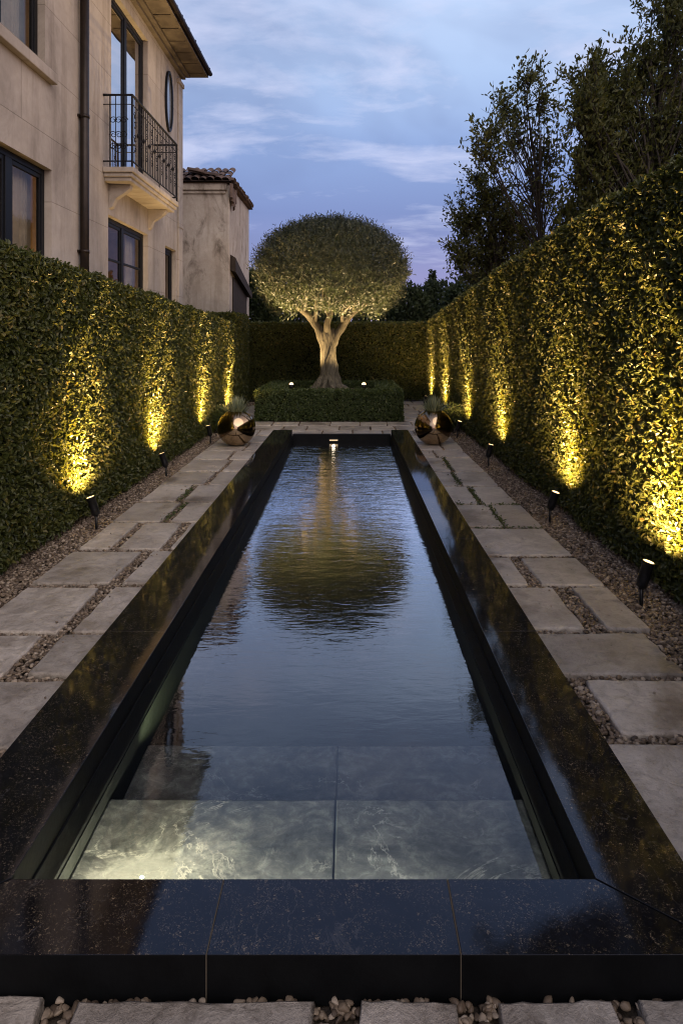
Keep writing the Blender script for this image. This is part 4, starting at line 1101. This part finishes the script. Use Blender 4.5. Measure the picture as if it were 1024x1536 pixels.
b = MB()   # slipped tiles hanging at the corner
for i, (dy, dz, rx_) in enumerate(((.0, 0, 0), (.16, -.1, .3), (.3, -.24, .55), (.42, -.16, .2), (.6, -.05, 0))):
    cp = Vector((-3.33, 19.1+dy, 6.05+dz))
    rgs = [[b.bm.verts.new(cp+Vector((.08*math.sin(a)*1.0, .1*math.cos(a), zz-rx_*.1*math.cos(a)))) for a in np.linspace(0, math.pi, 8)] for zz in (0.05, -.34)]
    for q in range(7): b.bm.faces.new((rgs[0][q], rgs[0][q+1], rgs[1][q+1], rgs[1][q]))
hb(b, 'slipped_tile', M['tile'], recalc=False)
b = MB()   # doorway with a sloping timber hood on the side wall
b.box(-3.378, -3.35, 19.7, 22.3, 0, 3.55); hb(b, 'door', M['wood_dark'])
b = MB()
a = [b.bm.verts.new(p) for p in ((-3.377, 19.35, 4.16), (-3.377, 22.6, 3.40), (-3.377, 22.6, 3.14), (-3.377, 19.35, 3.72))]
c = [b.bm.verts.new(p) for p in ((-3.22, 19.35, 4.06), (-3.22, 22.6, 3.30), (-3.22, 22.6, 3.10), (-3.22, 19.35, 3.66))]
b.bm.faces.new(a); b.bm.faces.new(list(reversed(c)))
for i in range(4): b.bm.faces.new((a[i], a[(i+1) % 4], c[(i+1) % 4], c[i]))
hb(b, 'door_hood', M['wood_dark'])
house = house_

# ------------------------------------------------------------------ garden spotlights
def make_spotlight(group):
    t_ = thing('garden_spotlight', (0, 0, 0), 'x', 'garden light', group)
    b = MB(); b.tube([(0, 0, -.06), (0, 0, .02), (0, 0, .17)], [.006, .016, .014], 10); b.box(-.02, .02, -.014, .014, .13, .185)
    b.build('stake', M['black_metal'], t_)
    b = MB()
    ti = R(16); ax = Vector((math.sin(ti), 0, math.cos(ti))); o_ = Vector((0, 0, .155))
    prof_ = [(-.01, .030), (.0, .044), (.06, .046), (.175, .046), (.178, .050), (.205, .050)]
    b.tube([o_+ax*h for h, r_ in prof_], [r_ for h, r_ in prof_], 20, cap=False)
    # rim and inside
    b.tube([o_+ax*.205, o_+ax*.206, o_+ax*.185], [.050, .044, .043], 20, cap=False)
    b.build('body', M['black_metal'], t_)
    b = MB(); b.tube([o_+ax*.1995, o_+ax*.2065], [.0425, .041], 20); b.build('lens', M['lens'], t_)
    return t_, o_+ax*.25
proto = None
def place_light(x, y, rz, label, group, watts, aim, deg=76, scale=.84):
    global proto
    if proto is None:
        proto, tip = make_spotlight(group); proto['tip'] = list(tip); r_ = proto
    else:
        r_ = proto.copy(); link(r_)
        for ch in proto.children:
            c_ = ch.copy(); link(c_, r_)
    r_.location = (x, y, -.015); r_.rotation_euler = (random.uniform(-.05, .05), random.uniform(-.05, .05), rz); r_.scale = (scale,)*3
    r_['label'] = label; r_['group'] = group
    tip = Vector(proto['tip'])*scale; tip.rotate(Matrix.Rotation(rz, 3, 'Z'))
    L0 = Vector((x, y, -.015))+tip
    v_ = random.uniform(.8, 1.2)
    spot('spot_lamp', L0, L0+Vector(aim)+Vector((0, random.uniform(-.05, .05), 0)), watts*9.0*v_, deg+random.uniform(-5, 5), WARM, 1.0, .03)
    spot('spill_lamp', L0, L0+Vector((aim[0]*3, aim[1], 1)), watts*2.8*v_, 165, WARM, 1.0, .03)
GR, GLh = 'spotlights along the right hedge', 'spotlights along the left hedge'
for y, lb, wt in ((4.57, 'black spike spotlight nearest on the right gravel bed', 120), (6.66, 'black spike spotlight second along the right gravel bed', 95), (9.59, 'black spike spotlight third along the right gravel bed', 85),
              (12.33, 'black spike spotlight in the gravel just behind the right pot', 80), (15.2, 'black spike spotlight hidden past the right pot, second from far end', 80), (17.7, 'black spike spotlight furthest along the right hedge', 80)):
    place_light(1.95, y, random.uniform(-.25, .25), lb, GR, wt, (.05, .20, 1))
for y, lb, wt in ((6.43, 'black spike spotlight nearest on the left gravel bed', 100), (8.88, 'black spike spotlight second along the left gravel bed', 90), (11.7, 'black spike spotlight in the gravel just behind the left pot', 85),
              (14.3, 'black spike spotlight at the far end of the left hedge', 80)):
    place_light(-2.38, y, math.pi+random.uniform(-.25, .25), lb, GLh, wt, (-.05, .20, 1))
# lights in the olive bed
GB = 'spotlights in the olive bed'
def bed_light(x, y, label, tgt):
    t_ = thing('bed_uplight', (x, y, .56), label, 'garden light', GB)
    b = MB(); b.tube([(0, 0, -.06), (0, 0, .07)], .012, 8); b.tube([(0, 0, .05), (0, .01, .15)], [.035, .05], 14)
    b.build('body', M['black_metal'], t_)
    b = MB(); b.lathe([(0.001, .200), (.028, .192), (.046, .170), (.048, .152)], 16, (0, .01, 0)); b.build('bulb', M['lens_hot'], t_)
    for tg, wt, dg in tgt: spot('bed_lamp', (x, y+.02, .80), tg, wt, dg, (1, .68, .32), .8, .04)
bed_light(-1.34, 15.75, 'bright uplight left of the olive trunk', [((-1.25, 15.1, 2.7), 2000, 76), ((-.62, 16.2, 1.9), 300, 64)])
bed_light(.33, 15.75, 'bright uplight right of the olive trunk', [((.25, 15.1, 2.7), 1850, 76), ((-.38, 16.2, 1.9), 190, 64)])
# house uplighting from behind the hedge
spot('house_lamp', (-3.62, 12.9, .3), (-3.98, 13.1, 4.0), 380, 62, (1, .66, .30), .9, .05)
spot('house_lamp', (-3.7, 16.0, .3), (-4.1, 16.2, 4.0), 150, 50, (1, .66, .30), .9, .05)
spot('house_lamp', (-3.7, 9.9, .3), (-4.1, 9.9, 3.5), 25, 60, (1, .66, .30), .9, .05)

# ------------------------------------------------------------------ bronze pots with spiky plants
def pot(x, y, label, plabel, seedv):
    r_ = np.random.default_rng(seedv)
    t_ = thing('bronze_pot', (x, y, 0), label, 'pot', 'round bronze pots beside the pool')
    b = MB(); Rr = .315; cz = .292
    prof_ = [(.001, .006), (.10, .004), (.12, .012)]
    for a in np.linspace(-1.16, 1.05, 36): prof_.append((Rr*math.cos(a), cz+Rr*math.sin(a)*.98))
    rt, zt_ = prof_[-1]
    prof_ += [(rt-.006, zt_+.006), (rt-.016, zt_+.004), (rt-.02, zt_-.04), (rt+.03, zt_-.09)]
    b.lathe(prof_, 64); b.build('bowl', M['bronze'], t_)
    b = MB(); b.lathe([(.001, zt_-.03), (rt-.022, zt_-.035)], 32); b.build('soil', M['soil'], t_)
    n = 300; a = r_.uniform(0, 6.28, n); tilt = r_.uniform(.02, 1.15, n)**.9; L = r_.uniform(.19, .34, n)
    V, Q, T = [], [], []
    for i in range(n):
        ca, sa = math.cos(a[i]), math.sin(a[i]); br_ = .085*r_.random()
        p = np.array([ca*br_, sa*br_, zt_-.035]); dv = np.array([ca*math.sin(tilt[i]), sa*math.sin(tilt[i]), math.cos(tilt[i])]); sd_ = np.array([-sa, ca, 0])
        w0 = r_.uniform(.008, .013); k0 = len(V); ns = 5
        for j in range(ns+1):
            f = j/ns; q = p+dv*L[i]*f+np.array([0, 0, -.10*L[i]*f*f])*(tilt[i]+.2); ww = w0*(1-f**1.6)+.0006
            up_ = np.cross(sd_, dv)
            V += [q-sd_*ww+up_*ww*.5, q+sd_*ww+up_*ww*.5]
        for j in range(ns): Q.append((k0+2*j, k0+2*j+1, k0+2*j+3, k0+2*j+2))
        T += [float(r_.beta(2, 2))]*ns
    o = np_mesh('spiky_plant', np.array(V), Q, [M['spiky_leaf']], None, T)
    o.location = (x, y, 0); tag(o, plabel, 'plant', 'spiky plants in the bronze pots')
pot(-1.875, 11.35, 'polished bronze ball pot on the left paving near the pool end', 'spiky grey green plant growing in the left bronze pot', 21)
pot(1.405, 11.45, 'polished bronze ball pot on the right paving near the pool end', 'spiky grey green plant growing in the right bronze pot', 22)

# small shrubs in the gravel beside the hedges
def shrub(x, y, h, label, seedv):
    r_ = np.random.default_rng(seedv); n = 900
    t_ = thing('low_shrub', (x, y, 0), label, 'shrub', 'low shrubs in the gravel')
    mb = MB()
    for i in range(9):
        a = i*.7; mb.tube([(0, 0, -.03), (.05*math.cos(a), .05*math.sin(a), h*.5), (.16*math.cos(a), .16*math.sin(a), h*.95)], [.008, .006, .002], 5)
    mb.build('stem', M['dark_bark'], t_)
    dv = unit(r_.normal(size=(n, 3))); P = dv*(r_.uniform(.3, 1, n)**.6)[:, None]*np.array([.22, .22, h*.45])+np.array([0, 0, h*.55])
    V, Q = leaf_arrays(P, r_.normal(size=(n, 3)), dv+np.array([0, 0, .6])+r_.normal(0, .4, (n, 3)), r_.uniform(.05, .09, n), r_.uniform(.015, .025, n))
    np_mesh('foliage', V, Q, [M['box_leaf']], t_, np.repeat(r_.beta(2, 2, n), 2))
shrub(1.96, 13.0, .55, 'loose dark shrub in the gravel behind the right bronze pot', 31)
shrub(-2.38, 12.9, .5, 'loose dark shrub in the gravel behind the left bronze pot', 32)
